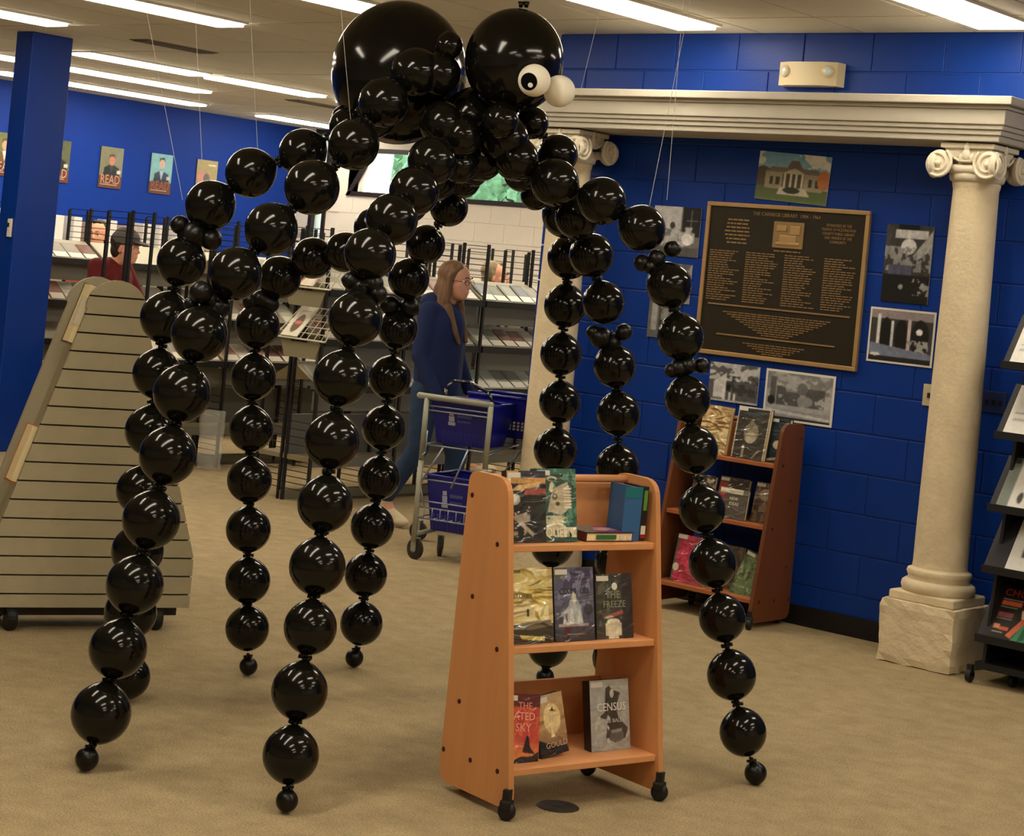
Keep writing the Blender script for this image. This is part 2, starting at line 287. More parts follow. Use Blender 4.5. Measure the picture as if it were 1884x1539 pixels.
# ================================================================ stone portico
stone = mat('weathered limestone', (220, 204, 170), .85, var=.12, scale=5, bump=.35, bscale=45)
stone2 = mat('painted plaster', (188, 181, 164), .7, var=.05, scale=6, bump=.15, bscale=60)
capm = mat('carved pale stone', (222, 212, 190), .8, var=.08, scale=8, bump=.3, bscale=50)
def column(x, y, label):
    C_ = empty('stone_column', TR(x, y, 0)); tag(C_, label, 'column', 'stone columns of the portico')
    # rough plinth block
    b = bmesh.new(); bmesh.ops.create_cube(b, size=1); bmesh.ops.subdivide_edges(b, edges=b.edges[:], cuts=7, use_grid_fill=True)
    for v in b.verts:
        c = v.co.copy(); e = sum(1 for q in c if abs(q) > .49); v.co = Vector((c.x * .385, c.y * .385, .147 + c.z * .294))
        if e >= 2: v.co -= Vector((c.x, c.y, c.z * .6)) * random.uniform(0, .022)
        v.co += Vector([random.uniform(-.002, .002) for _ in range(3)])
        if v.co.z < 0: v.co.z = 0
    me = bpy.data.meshes.new('plinth'); b.to_mesh(me); b.free(); me.materials.append(stone); inst(me, 'plinth', C_)
    MB().cbox(-.165, .165, -.165, .165, .293, .335, .008).build('base_slab', stone, C_)
    autosmooth(MB().lathe([(.16, .335), (.168, .345), (.172, .36), (.168, .378), (.155, .388), (.145, .392), (.142, .402), (.147, .412), (.152, .425), (.147, .438), (.134, .442), (.128, .45)], 40).build('base_moulding', stone, C_), 50)
    prof = [(.128, .45), (.126, .47)] + [(.126 - .0205 * (t ** 1.4), .47 + 1.75 * t) for t in [i / 10 for i in range(11)]] + [(.11, 2.235), (.112, 2.25), (.106, 2.262)]
    autosmooth(MB().lathe(prof, 40).build('shaft', stone, C_), 40)
    # ionic capital: abacus, necking, echinus and diagonal scrolls
    MB().lathe([(.105, 2.25), (.125, 2.262), (.13, 2.285), (.12, 2.30), (.105, 2.33), (.10, 2.37)], 32).build('necking', capm, C_, True)
    ab = MB(); ab.cbox(-.135, .135, -.135, .135, 2.405, 2.43, .005); ab.cbox(-.118, .118, -.118, .118, 2.36, 2.407, .006)
    ab.build('abacus', capm, C_)
    for sx, sy in ((-1, -1), (1, -1), (1, 1), (-1, 1)):
        for ang in (0, 1):   # each corner scroll has two spiral faces
            m_ = MB(); pts = []
            for k in range(80):
                t = k / 79; a = t * 2 * PI * 2.2; rr = .062 * (1 - t) ** .9 + .008
                pts.append((rr * math.cos(a + 2.2), rr * math.sin(a + 2.2), .012 * (1 - t) + .008))
            T = TR(sx * .125, sy * .15, 2.33) if ang == 0 else TR(sx * .15, sy * .125, 2.33, rz=PI / 2)
            F_ = Matrix.Diagonal((sx if ang == 0 else sy, 1, 1, 1))
            oy = (sy if ang == 0 else -sx) * .013; P3 = [T @ F_ @ Vector((p[0], oy, p[1])) for p in pts]
            for a_, b_, q in zip(P3[:-1], P3[1:], pts): m_.tube(a_, a_ + (b_ - a_) * 1.3, .0085 - .003 * (1 - q[2] / .02), n=8, cap=False)
            c_ = T @ Vector((0, oy * 1.2, 0)); m_.sphere(c_, .016, 10, 6)
            m_.build('spiral', capm, C_, True)
            MB().lathe([(.058, -.012), (.064, 0), (.058, .012)], 24, ax='y').build('scroll', capm, C_, True, T @ Matrix.Translation((0, .004 * (sy if ang == 0 else -sx), 0)) if False else T)
    for k in range(4):
        R_ = TR(rz=k * PI / 2)
        o = MB(); o.sphere((0, -.133, 2.375), (.022, .012, .03), 10, 6); o.sphere((-.026, -.13, 2.362), (.016, .009, .02), 8, 5); o.sphere((.026, -.13, 2.362), (.016, .009, .02), 8, 5); o.sphere((0, -.132, 2.412), (.016, .012, .022), 8, 6)
        o.path([(-.10, -.132, 2.385), (-.06, -.134, 2.36), (-.03, -.134, 2.345), (.03, -.134, 2.345), (.06, -.134, 2.36), (.10, -.132, 2.385)], .007, 6)
        o.build('carved_leaf', capm, C_, True, R_)
    MB().tube((-.1, -.115, 2.31), (.1, -.115, 2.31), .022, n=12).tube((-.1, .115, 2.31), (.1, .115, 2.31), .022, n=12).build('roll', capm, C_, True)
column(-4.125, 8.293, 'pale limestone column at right beside the black magazine rack')
column(-6.53, 8.293, 'pale limestone column at left, behind the balloon legs')
en = empty('entablature', TR(0, 0, 0)); tag(en, 'cream moulded lintel resting on the two stone columns', 'lintel')
X0, X1, YF = -6.74, -3.955, 8.13
for z0, z1, off, nm in ((2.437, 2.466, 0, 'lower_band'), (2.466, 2.49, .012, 'middle_band'), (2.49, 2.512, .024, 'upper_band'), (2.512, 2.582, .036, 'frieze'), (2.582, 2.6, .05, 'cove'), (2.6, 2.638, .082, 'cornice')):
    MB().cbox(X0 - off, X1 + off, YF - off, YW - .002, z0, z1, .004).build(nm, stone2, en)

# ================================================================ things on the blue wall
bronze = mat('polished bronze edge', (186, 152, 104), .42, metal=.5, var=.08, scale=8); brdark = mat('dark bronze field', (44, 38, 26), .5, metal=.4, var=.1, scale=12); brl = mat('raised bronze letters', (150, 122, 82), .5, metal=.4)
pq = empty('bronze_plaque', TR(-5.75, YW, 1.303)); tag(pq, 'large dark bronze donor plaque with raised lettering', 'plaque')
PW, PH = .972, .802
MB().box(.01, PW - .01, -.016, -.001, .01, PH - .01).build('field', brdark, pq)
for a in ((0, PW, 0, .022), (0, PW, PH - .022, PH), (0, .022, .022, PH - .022), (PW - .022, PW, .022, PH - .022)): MB().cbox(a[0], a[1], -.026, -.001, a[2], a[3], .003).build('frame_bar', bronze, pq)
MB().box(.42, .6, -.021, -.015, .585, .72).build('relief_picture', brl, pq)
rl = MB()
for p in [(.44, .60, .58, .615), (.46, .615, .56, .65), (.44, .67, .5, .70), (.52, .655, .58, .70)]: rl.cbox(p[0], p[2], -.025, -.02, p[1], p[3], .002)
rl.build('relief_building', bronze, pq)
text('THE CARNEGIE LIBRARY  1904 - 1964', .026, brl, pq, TR(PW / 2, -.017, .752), 'title', .001, sx=.95)
text('SPONSORED BY THE\nFRIENDS OF MCDONOUGH\nCOUNTY PUBLIC LIBRARY\nAND FRIENDS OF THE\nCOMMUNITY', .021, brl, pq, TR(.80, -.017, .675), 'sponsor_lines', .001, sx=.75)
for zz, a, b in ((.262, .06, .91), (.107, .13, .84)): MB().box(a, b, -.021, -.015, zz, zz + .008).build('rule', brl, pq)
dz = MB()
def dashes(x0, x1, z, h, ctr=False):
    x = x0
    while x < x1 - .008:
        w = random.uniform(.012, .04); dz.box(x, min(x + w, x1), -.0185, -.0158, z, z + h); x += w + .006
for c, x0 in enumerate((.04, .265, .50, .735)):
    for k in range(22): dashes(x0, x0 + random.uniform(.1, .2 if c < 3 else .19), .545 - k * .0122, .005)
for k in range(7): wd = .17 - abs(k - 3) * .006 - random.uniform(0, .03); dashes(.2 - wd / 2, .2 + wd / 2, .71 - k * .02, .008)
for k in range(10): wd = .66 - k * .055; dashes(PW / 2 - wd / 2, PW / 2 + wd / 2, .228 - k * .0115, .005)
for k in range(5): wd = .38 - k * .06; dashes(PW / 2 - wd / 2, PW / 2 + wd / 2, .075 - k * .0115, .005)
dashes(.43, .59, .565, .006)
o = dz.build('raised_lettering', brl, pq); o['kind'] = 'stuff'
def photo(x, z, w, h, im, label, rot=0., border=None, cat='photo', group='old photographs round the plaque', bow=0):
    P = empty('photograph', TR(x, YW - .004, z, ry=rot)); tag(P, label, cat, group)
    MB().box(0, w, -.002, .001, 0, h).build('backing', mat('photo paper ' + str(bool(border)), (224, 220, 210), .5), P)
    b = border or 0.; print_plane('picture', w - 2 * b, h - 2 * b, im, PR_PHOTO, P, TR(b, -.003, b)); return P
G = 'pp'
def grey(v): return (v, v, v)
photo(-5.475, 2.135, .43, .25, raster(64, 44, (150, 190, 205), [('g', .5, 1.2, (90, 150, 190)), ('n', 0, .5, 1, 1, 5, .55, (225, 225, 215)), ('e', .08, .4, .16, .3, (90, 80, 60)), ('r', 0, 0, 1, .3, (95, 110, 70)), ('r', .12, .25, .92, .6, (165, 155, 130)), ('p', [(.1, .6), (.94, .6), (.84, .7), (.2, .7)], (120, 110, 95)),
    ('p', [(.4, .68), (.64, .68), (.57, .85), (.46, .85)], (110, 100, 90)), ('p', [(.34, .58), (.68, .58), (.52, .7)], (190, 180, 155)), ('r', .36, .3, .66, .58, (80, 75, 65)), ('r', .38, .3, .41, .58, (215, 205, 180)), ('r', .46, .3, .49, .58, (215, 205, 180)), ('r', .54, .3, .57, .58, (215, 205, 180)), ('r', .62, .3, .65, .58, (215, 205, 180)),
    ('r', .18, .34, .23, .5, (60, 60, 55)), ('r', .27, .34, .32, .5, (60, 60, 55)), ('r', .72, .34, .77, .5, (60, 60, 55)), ('r', .82, .34, .87, .5, (60, 60, 55)), ('p', [(.34, .3), (.68, .3), (.76, .14), (.3, .14)], (200, 195, 175)), ('e', .5, .24, .12, .07, (55, 60, 45)), ('e', .93, .5, .09, .2, (190, 120, 70)), ('g', .06, -.1, (120, 150, 90))], .15, 10),
    'coloured postcard print of a pillared library building above the plaque', rot=.045, group=None)
photo(-6.10, 1.80, .305, .265, raster(44, 38, grey(110), [('r', 0, .55, .6, 1, grey(195)), ('r', .62, .4, 1, 1, grey(35)), ('r', .7, .72, .95, .74, grey(120)), ('r', .8, .5, .82, .95, grey(120)), ('n', .2, .2, .9, .6, 9, .5, grey(180)), ('e', .75, .35, .12, .12, grey(235)), ('r', 0, 0, 1, .18, grey(85)), ('e', .42, .62, .06, .07, grey(60))], .3, 12), 'black and white photo left of the plaque, uppermost')
photo(-5.99, 1.55, .17, .21, raster(20, 24, grey(150), [('n', 0, 0, 1, 1, 6, .5, grey(90))], .3), 'small pale photo left of the plaque, half hidden by balloons')
photo(-6.075, 1.355, .20, .205, raster(26, 26, grey(100), [('r', .1, .2, .3, .9, grey(160)), ('r', .35, .3, .5, .8, grey(45)), ('n', .4, 0, 1, 1, 7, .5, grey(140))], .3), 'black and white photo left of the plaque, lowest one')
photo(-4.685, 1.667, .255, .383, raster(44, 66, grey(60), [('r', .25, .93, .7, 1, grey(15)), ('r', .2, .82, .9, .93, grey(205)), ('e', .5, .72, .16, .1, grey(215)), ('p', [(.6, .6), (1, .95), (1, .7), (.7, .55)], grey(170)), ('p', [(0, .5), (.16, .95), (0, 1)], grey(70)), ('n', 0, .4, 1, .72, 12, .5, grey(140)), ('r', 0, 0, 1, .36, grey(25)), ('n', .6, .1, 1, .5, 14, .55, grey(150)), ('e', .4, .2, .05, .03, grey(150)), ('r', .1, .36, .6, .48, (80, 82, 105))], .35, 12), 'tall black and white photo right of the plaque')
photo(-4.733, 1.364, .358, .27, raster(60, 46, grey(60), [('r', 0, .84, 1, 1, (150, 140, 142)), ('e', .25, .5, .1, .36, grey(22)), ('e', .5, .5, .11, .34, grey(22)), ('e', .8, .5, .15, .36, grey(25)), ('r', .1, .3, .15, .92, grey(225)), ('r', .33, .25, .37, .8, grey(215)), ('r', .6, .22, .65, .85, (205, 190, 190)), ('e', .79, .62, .05, .06, grey(240)), ('n', .6, .2, .95, .45, 10, .55, grey(160)), ('p', [(0, .35), (1, .2), (1, 0), (0, 0)], (120, 128, 150)), ('r', 0, 0, 1, .1, grey(35)), ('e', .1, .12, .08, .03, grey(220))], .25, 12), 'white-bordered photo of dark arches right of the plaque', border=.01)
photo(-5.645, 1.065, .305, .2, raster(44, 30, grey(90), [('n', 0, .55, 1, 1, 6, .45, grey(190)), ('n', .3, .2, 1, .7, 9, .45, grey(60)), ('p', [(.1, .1), (.1, .5), (.35, .75), (.35, .1)], grey(205)), ('r', .3, .02, .35, .3, grey(215)), ('r', .42, .02, .46, .25, grey(215)), ('r', .52, .02, .56, .22, grey(215)), ('r', .36, .3, .44, .45, grey(25)), ('r', 0, 0, 1, .05, grey(180))], .3, 12), 'black and white photo of a house among trees under the plaque')
photo(-5.3, 1.008, .408, .258, raster(60, 38, grey(170), [('n', 0, .6, 1, 1, 7, .5, grey(130)), ('r', .05, .3, .14, .9, grey(90)), ('n', .15, .3, .9, .7, 9, .4, grey(85)), ('e', .55, .68, .08, .14, grey(110)), ('e', .6, .42, .12, .12, grey(140)), ('r', 0, 0, 1, .2, grey(150)), ('p', [(0, .2), (1, .1), (1, .05), (0, .12)], grey(200)), ('r', 0, 0, 1, .04, grey(30)), ('e', .08, .38, .06, .1, grey(30))], .25, 12), 'white-bordered photo of a garden under the plaque, larger one', border=.012)
# emergency light, switch, outlet
em = empty('emergency_light', TR(-5.19, YW, 2.78)); tag(em, 'cream emergency light box with two round lamps above the lintel', 'emergency light')
crm = mat('beige plastic housing', (206, 190, 152), .45)
autosmooth(MB().prism([(-.18, 0), (.18, 0), (.17, -.06), (.1, -.085), (-.1, -.085), (-.17, -.06)], -.06, .06, 'z').build('housing', crm, em), 25)
for s in (-1, 1):
    l = MB().lathe([(.001, -.012), (.026, -.012), (.032, -.004), (.034, .012)], 20, ax='y').build('lamp_head', crm, em, True, TR(s * .125, -.078, .012, rz=s * .3)); MB().lathe([(.001, -.016), (.018, -.014), (.023, -.01)], 16, ax='y').build('lens', mat('lamp lens', (200, 215, 215), .1, spec=.8), l, True)
sw = MB().cbox(-4.407, -4.335, YW - .008, YW, 1.18, 1.286, .003).build('switch_plate', mat('ivory plate', (196, 186, 150), .4)); tag(sw, 'ivory light switch plate left of the right column', 'switch'); MB().cbox(-4.378, -4.366, YW - .02, YW - .007, 1.22, 1.245, .002).build('toggle', mat('dark toggle', (50, 40, 32), .4), sw)
ol = MB().cbox(-4.1, -3.975, YW - .008, YW, 1.187, 1.29, .003).build('outlet_plate', mat('dull blue plate', (32, 42, 84), .4)); tag(ol, 'dark painted wall plate between column and magazine rack', 'wall plate')
for k in range(3): MB().cbox(-4.08 + k * .035, -4.062 + k * .035, YW - .011, YW - .007, 1.225, 1.25, .001).build('socket', mat('black plastic', (14, 14, 15), .4), ol)

# ================================================================ posters on the far left wall
def poster(y, sh, bg, label, tx):
    P = empty('poster', TR(XL + .012, y, 2.07, rz=PI / 2)); tag(P, label, 'poster', 'reading posters on the far blue wall')
    MB().box(0, .29, 0, .012, 0, .42).build('board', mat('poster board', (70, 60, 45), .6), P)
    print_plane('picture', .29, .42, raster(30, 44, bg, sh, .12, 6), PR_GLOSS, P, TR(0, -.001, 0))
    text('READ', .13, mat('poster letters ' + tx, tx, .5), P, TR(.145, -.003, .085), 'lettering', .0005, sx=.78)
    MB().box(.02, .24, -.002, 0, .03, .038).build('caption_line', mat('poster caption', (190, 170, 150), .5), P)
def portrait(skin, coat, hair, shirt, cy=.72): return [('p', [(.12, 0), (.2, .5), (.5, .6), (.85, .5), (.95, 0)], coat), ('p', [(.42, .58), (.62, .58), (.52, .35)], shirt), ('e', .52, cy, .13, .13, skin), ('p', [(.38, cy + .02), (.4, cy + .14), (.62, cy + .15), (.67, cy + .03), (.6, cy + .09), (.45, cy + .09)], hair), ('r', .78, .36, .92, .44, (210, 205, 200)), ('r', 0, 0, 1, .3, (105, 62, 45))]
poster(11.11, portrait((205, 170, 140), (120, 90, 60), (110, 85, 50), (230, 225, 220)), (120, 125, 80), 'reading poster at the left edge, left of the pillar', 'C8AFA0')
poster(11.75, portrait((215, 165, 135), (42, 42, 36), (60, 50, 38), (200, 205, 210)), (95, 100, 72), 'reading poster partly hidden by the blue pillar, man in dark suit', 'C8A08C')
poster(12.42, portrait((190, 130, 105), (40, 40, 42), (110, 60, 40), (60, 60, 60), .68), (125, 125, 100), 'reading poster of a seated person in dark clothes', 'BE9682')
poster(13.08, portrait((215, 175, 150), (38, 46, 62), (35, 30, 28), (170, 190, 215), .76), (125, 180, 185), 'reading poster of a man in a suit against pale teal', '965A4B')
poster(13.71, [('r', 0, 0, 1, .5, (150, 120, 110)), ('r', .1, .3, .4, .7, (200, 130, 110)), ('e', .5, .5, .16, .16, (100, 85, 70)), ('r', .55, .85, .9, .9, (225, 210, 170))], (165, 145, 85), 'reading poster nearest the corner, half hidden by a balloon', 'A0645A')

# ================================================================ media shelves
blk = mat('black shelf metal', (22, 19, 18), .45); gry = mat('grey shelf metal', (104, 100, 88), .5, var=.04, scale=6); gryl = mat('light shelf edge', (176, 170, 150), .5); tan = mat('tan shelf deck', (128, 116, 88), .6, var=.05, scale=5)
LV = [1.39, 1.065, .765]
def media_row(xf, y0, n, label, bay=.785, backside=True, skip=()):
    S = empty('media_shelf', TR(xf, y0, 0)); tag(S, label, 'shelf', 'black and grey disc shelving')
    xs = -.25; Ly = n * bay
    for k in range(n + 1):
        y = k * bay
        for x in (0, xs + .02, xs - .02, xs - .25):
            MB().box(x - .009, x + .009, y - .01, y + .01, 0, 1.8 if x in (0, xs + .02) else 1.78).build('post', blk, S)
        wz = [z for z in (.08, .12, .16, .20, .24)] + [.37, .42, .47, .52] + [1.56 + .045 * i for i in range(6)]
        w = MB()
        for z in wz: w.box(xs - .25, 0, y - .003, y + .003, z - .0025, z + .0025)
        w.build('wire_rungs', blk, S)['kind'] = 'stuff'
    MB().box(xs - .02, xs + .02, 0, Ly, .0, .06).build('kick_board', tan, S)
    MB().box(xs - .25, -.01, 0, Ly, .27, .3).build('bottom_deck', tan, S); MB().box(-.012, 0, 0, Ly, .24, .3).build('deck_edge', gry, S)
    MB().box(xs - .01, xs + .01, .02, Ly - .02, .3, .56).build('back_panel', gry, S)
    for zf in LV:
        for k in range(n):
            if (k, zf) in skip: continue
            a = k * bay + .02; b = (k + 1) * bay - .02
            MB().add([(0, a, zf), (0, b, zf), (xs, b, zf + .145), (xs, a, zf + .145), (0, a, zf - .012), (0, b, zf - .012), (xs, b, zf + .13), (xs, a, zf + .13)], [(0, 1, 2, 3), (7, 6, 5, 4), (0, 4, 5, 1), (1, 5, 6, 2), (2, 6, 7, 3), (3, 7, 4, 0)]).build('tray', gryl, S)
            MB().box(.0, .014, a, b, zf - .035, zf + .012).build('tray_lip', blk, S)
            MB().box(-.06, -.045, a, b, zf - .16, zf - .036).build('fascia', gry, S)
            if backside: MB().add([(2 * xs, a, zf), (2 * xs, b, zf), (xs, b, zf + .145), (xs, a, zf + .145)], [(0, 1, 2, 3)]).build('rear_tray', gryl, S)
    return S
media_row(-8.88, 8.85, 5, 'long disc shelf row behind the woman and the shopping cart')
media_row(-10.5, 8.72, 6, 'second disc shelf row, seen behind the balloon legs', skip=((0, 1.39), (0, 1.065)))
media_row(-12.1, 8.03, 6, 'third disc shelf row beside the blue pillar')
case_cols = [(216, 208, 188), (160, 158, 148), (120, 125, 122), (180, 140, 126), (225, 220, 206), (150, 110, 96), (180, 178, 168)]
CASES = {}; ORD = ['leftmost', 'second', 'third', 'fourth', 'rightmost', 'sixth']; NTH = 'first second third fourth fifth sixth seventh eighth ninth tenth eleventh twelfth thirteenth fourteenth fifteenth sixteenth seventeenth eighteenth nineteenth twentieth twenty-first twenty-second'.split()
def case_mesh(ci):
    if ci not in CASES:
        CASES[ci] = (MB().cbox(0, .13, 0, .014, 0, .19, .002).mesh('sleeve', mat('case sleeve %d' % ci, case_cols[ci], .25, coat=.5)), MB().box(.004, .126, -.001, .001, .004, .065).mesh('label_strip', mat('case label strip', (250, 244, 224), .4)),
                     MB().box(.02, .11, -.0012, .001, .07, .17).mesh('cover_picture', mat('case cover %d' % ci, tuple(min(255, int(c * .92) + (8 if i == ci % 3 else 0)) for i, c in enumerate(case_cols[ci])), .3)))
    return CASES[ci]
def cases(xf, y0, bay_i, zf, label, m=5, lean=0.):
    for k in range(m):
        ci = random.randrange(7); sl, st, cp = case_mesh(ci)
        y = y0 + bay_i * .785 + .04 + k * (.725 / m)
        c = empty('disc_case', TR(xf - .022, y, zf + .019, rz=PI / 2) @ Euler((-math.radians(58 - lean * random.random()), 0, 0)).to_matrix().to_4x4())
        tag(c, ORD[k] + ' ' + label, 'disc case', label); inst(sl, 'sleeve', c); inst(st, 'label_strip', c); inst(cp, 'cover_picture', c)
nmz = {1.39: 'top', 1.065: 'middle', .765: 'lower'}
for zf in LV:
    for bi in range(3): cases(-8.88, 8.85, bi, zf, 'disc case in the %s tray of the nearest shelf, %s bay' % (nmz[zf], ['left end', 'second', 'right-hand'][bi]), 5, 6)
for bi in (0, 1, 2): cases(-10.5, 8.72, bi, .765, 'disc case on the second shelf row behind the balloon legs, low tray, %s bay' % ['left', 'middle', 'right'][bi], 5, 10)
for bi in (1,): cases(-12.1, 8.03, bi, 1.39, 'disc case in the top tray beside the blue pillar', 5, 4); cases(-12.1, 8.03, bi, 1.065, 'disc case in the middle tray beside the blue pillar', 5, 12)
cases(-10.5, 8.72, 1, 1.065, 'disc case on the second shelf row, middle tray', 4, 8)
# wall bookcase with white boxes under the posters
bc = empty('wall_bookcase', TR(XL + .02, 9, 0)); tag(bc, 'low bookcase along the far blue wall under the posters', 'bookcase')
bw = mat('bookcase beige', (176, 168, 146), .6)
for nm, a in (('top', (0, .34, 0, 5, 1.47, 1.5)), ('back', (0, .02, 0, 5, 0, 1.5)), ('shelf', (.02, .34, 0, 5, 1.05, 1.07)), ('shelf', (.02, .34, 0, 5, .6, .62)), ('side', (0, .34, -.03, 0, 0, 1.5)), ('side', (0, .34, 5, 5.03, 0, 1.5))): MB().box(*a).build(nm, bw, bc)
wbm2 = [MB().cbox(0, .2, 0, w, 0, h, .004).mesh('binder', mat('binder %d' % i, c, .5)) for i, (w, h, c) in enumerate(((.1, .24, (222, 218, 212)), (.14, .2, (196, 170, 150)), (.18, .12, (188, 130, 96)), (.08, .26, (228, 226, 222))))]
for k in range(22):
    i = random.choice((0, 0, 1, 2, 3)); o = inst(wbm2[i], 'binder', None, TR(XL + .08, 9.1 + k * .22, 1.501)); lb = ['white upright binder', 'pinkish beige box', 'orange-brown box', 'tall white binder'][i] + ' on the low bookcase by the far wall'; tag(o, lb + ', ' + NTH[k] + ' along', 'binder' if i in (0, 3) else 'box', lb)
# cream chair back near pillar
ch = empty('armchair', TR(-13.3, 8.9, 0, rz=-.6)); tag(ch, 'cream rounded chair back behind the top shelf tray', 'chair'); crm2 = mat('cream upholstery', (222, 206, 168), .8)
MB().prism([(-.22, .5), (.22, .5), (.24, 1.3)] + [(.24 * math.cos(t), 1.38 + .24 * math.sin(t)) for t in [PI * i / 12 for i in range(13)]] + [(-.24, 1.3)], 0, .07).build('backrest', crm2, ch)
MB().cbox(-.25, .25, -.5, 0, .5, .6, .02).build('seat', crm2, ch)
for sx in (-1, 1):
    for sy in (-.45, -.02): MB().tube((sx * .2, sy, 0), (sx * .2, sy, .5), .018).build('leg', blk, ch)

# wire display on the end of the near shelf
wd = empty('wire_display', TR(-9.06, 8.6, 0)); tag(wd, 'white wire leaflet display on the end of the disc shelf', 'display rack')
wire = mat('cream wire', (198, 192, 168), .4); plate = mat('grey sign plate', (120, 112, 86), .6)
for z in (1.075, 1.405):
    m_ = MB(); m_.path([(0, .0, z), (.46, 0, z)], .006).path([(0, .0, z), (.04, .18, z + .2), (.42, .18, z + .2), (.46, 0, z)], .004)
    for k in range(7): x = .04 + k * .063; m_.tube((x, .0, z), (x * .83 + .04, .18, z + .2), .0028, n=5)
    for k in range(4): t = (k + 1) / 5; m_.tube((.04 * t, .18 * t, z + .2 * t), (.46 - .04 * t, .18 * t, z + .2 * t), .0028, n=5)
    m_.build('wire_tray', wire, wd)
    MB().prism([(.04, z - .02), (.4, z - .02), (.36, z - .12), (.08, z - .12)], .02, .024).build('sign_plate', plate, wd)
for x in (.05, .42): MB().box(x - .006, x + .006, .18, .235, 1.0, 1.62).build('upright', blk, wd)
def leaflet(T, w, h, im, label, name='leaflet', cat='leaflet', t=.006, col=(230, 226, 216)):
    P = empty(name, T); tag(P, label, cat)
    MB().box(0, w, 0, t, 0, h).build('pages', mat('leaflet paper', col, .6), P); print_plane('front_page', w, h, im, PR_GLOSS, P, TR(0, -.001, 0)); return P
tl = Euler((-.75, 0, 0)).to_matrix().to_4x4()
leaflet(TR(-9.0, 8.59, 1.088) @ tl, .15, .26, raster(20, 34, (224, 216, 196), [('e', .5, .42, .26, .3, (110, 90, 70)), ('e', .5, .45, .22, .06, (205, 120, 110)), ('r', .2, .82, .8, .86, (190, 180, 160))], .1), 'white leaflet with an oval picture in the lower wire tray')
leaflet(TR(-9.04, 8.59, 1.418) @ tl, .1, .1, raster(14, 14, (215, 205, 195), [('r', .1, .3, .9, .6, (235, 230, 226))]), 'small white card in the upper wire tray')
leaflet(TR(-8.88, 8.59, 1.418) @ tl, .13, .22, raster(20, 30, (190, 110, 80), [('p', [(0, 0), (1, 0), (.9, .4), (.2, .3)], (230, 220, 200)), ('r', .7, .3, 1, 1, (225, 210, 180))], .2), 'orange and white leaflet in the upper wire tray')
bag = MB(); pts = []
for j in range(7):
    for i in range(6):
        bag.v.append((i * .035 + random.uniform(-.01, .01), random.uniform(-.03, .03), j * .07 + random.uniform(0, .01)))
for j in range(6):
    for i in range(5): bag.f.append((j * 6 + i, j * 6 + i + 1, (j + 1) * 6 + i + 1, (j + 1) * 6 + i))
o = bag.build('plastic_bag', mat('clear plastic film', (225, 225, 215), .15, alpha=.22, spec=.8), None, True, TR(-10.47, 9.30, .005, rz=.6)); o.modifiers.new('s', 'SOLIDIFY').thickness = .002; tag(o, 'clear plastic bag slumped at the end of the second shelf row', 'bag')

# ================================================================ slatwall display at left
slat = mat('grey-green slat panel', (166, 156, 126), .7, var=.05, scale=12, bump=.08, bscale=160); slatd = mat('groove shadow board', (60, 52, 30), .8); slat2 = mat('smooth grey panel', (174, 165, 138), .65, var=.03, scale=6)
th = math.radians(67.28); SD = empty('slatwall_display', TR(-6.136, 5.476, 0, rz=th)); tag(SD, 'grey slatwall book display with rounded top on casters at left', 'display stand')
# local x runs along the panel (negative = left), local y is away from the camera
def outline(z):   # half width of the panel at height z
    if z < .31: return .43
    if z < 1.33: return .43 - (z - .31) / 1.02 * .31
    return math.sqrt(max(0, .128 ** 2 - (z - 1.322) ** 2)) if z > 1.33 else .12
ct = -.43; z = .10; n_s = 17; zs = [.10, .155] + [.155 + .0765 * k for k in range(1, 17)] + [1.449]
for a, b in zip(zs[:-1], zs[1:]):
    a2 = a + (.0035 if a > .11 else 0); b2 = b - .0035 if b < 1.44 else b; N = 8 if b > 1.33 else (3 if a < .31 < b else 1)
    L = [(ct + outline(a2 + (b2 - a2) * k / N), a2 + (b2 - a2) * k / N) for k in range(N + 1)]; Rr = [(2 * ct - p[0], p[1]) for p in reversed(L)]
    MB().prism(L + Rr, -.012, .006).build('slat', slat, SD)
def panel(y0, y1, name, m, k=1., zt=1.449):
    zz = [.1, .31] + [1.33 + (zt - 1.33) * i / 10 for i in range(11)]; L = [(ct + outline(z) * k, z) for z in zz]; Rr = [(2 * ct - p[0], p[1]) for p in reversed(L)]
    return MB().prism(L + Rr, y0, y1).build(name, m, SD)
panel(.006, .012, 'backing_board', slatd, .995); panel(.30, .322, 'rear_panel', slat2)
cz = [.12, .31, 1.33, 1.40]; L = [(ct + (outline(z) - .06), z) for z in cz[:3]]; Rr = [(2 * ct - p[0], p[1]) for p in reversed(L)]
MB().prism(L + Rr, .012, .30).build('core', slat, SD)
MB().box(-.82, -.04, .03, .29, .06, .12).build('base', blk, SD)
for cx_, cy_ in ((-.735, .03), (-.127, .03), (-.735, .28), (-.127, .28)):
    c = MB().lathe([(.02, -.022), (.045, -.02), (.05, -.01), (.05, .01), (.045, .02), (.02, .022)], 20, ax='x').box(-.026, .026, -.03, .03, .02, .065).build('caster', mat('black rubber', (16, 15, 14), .6), SD, False, TR(cx_, cy_, .05))
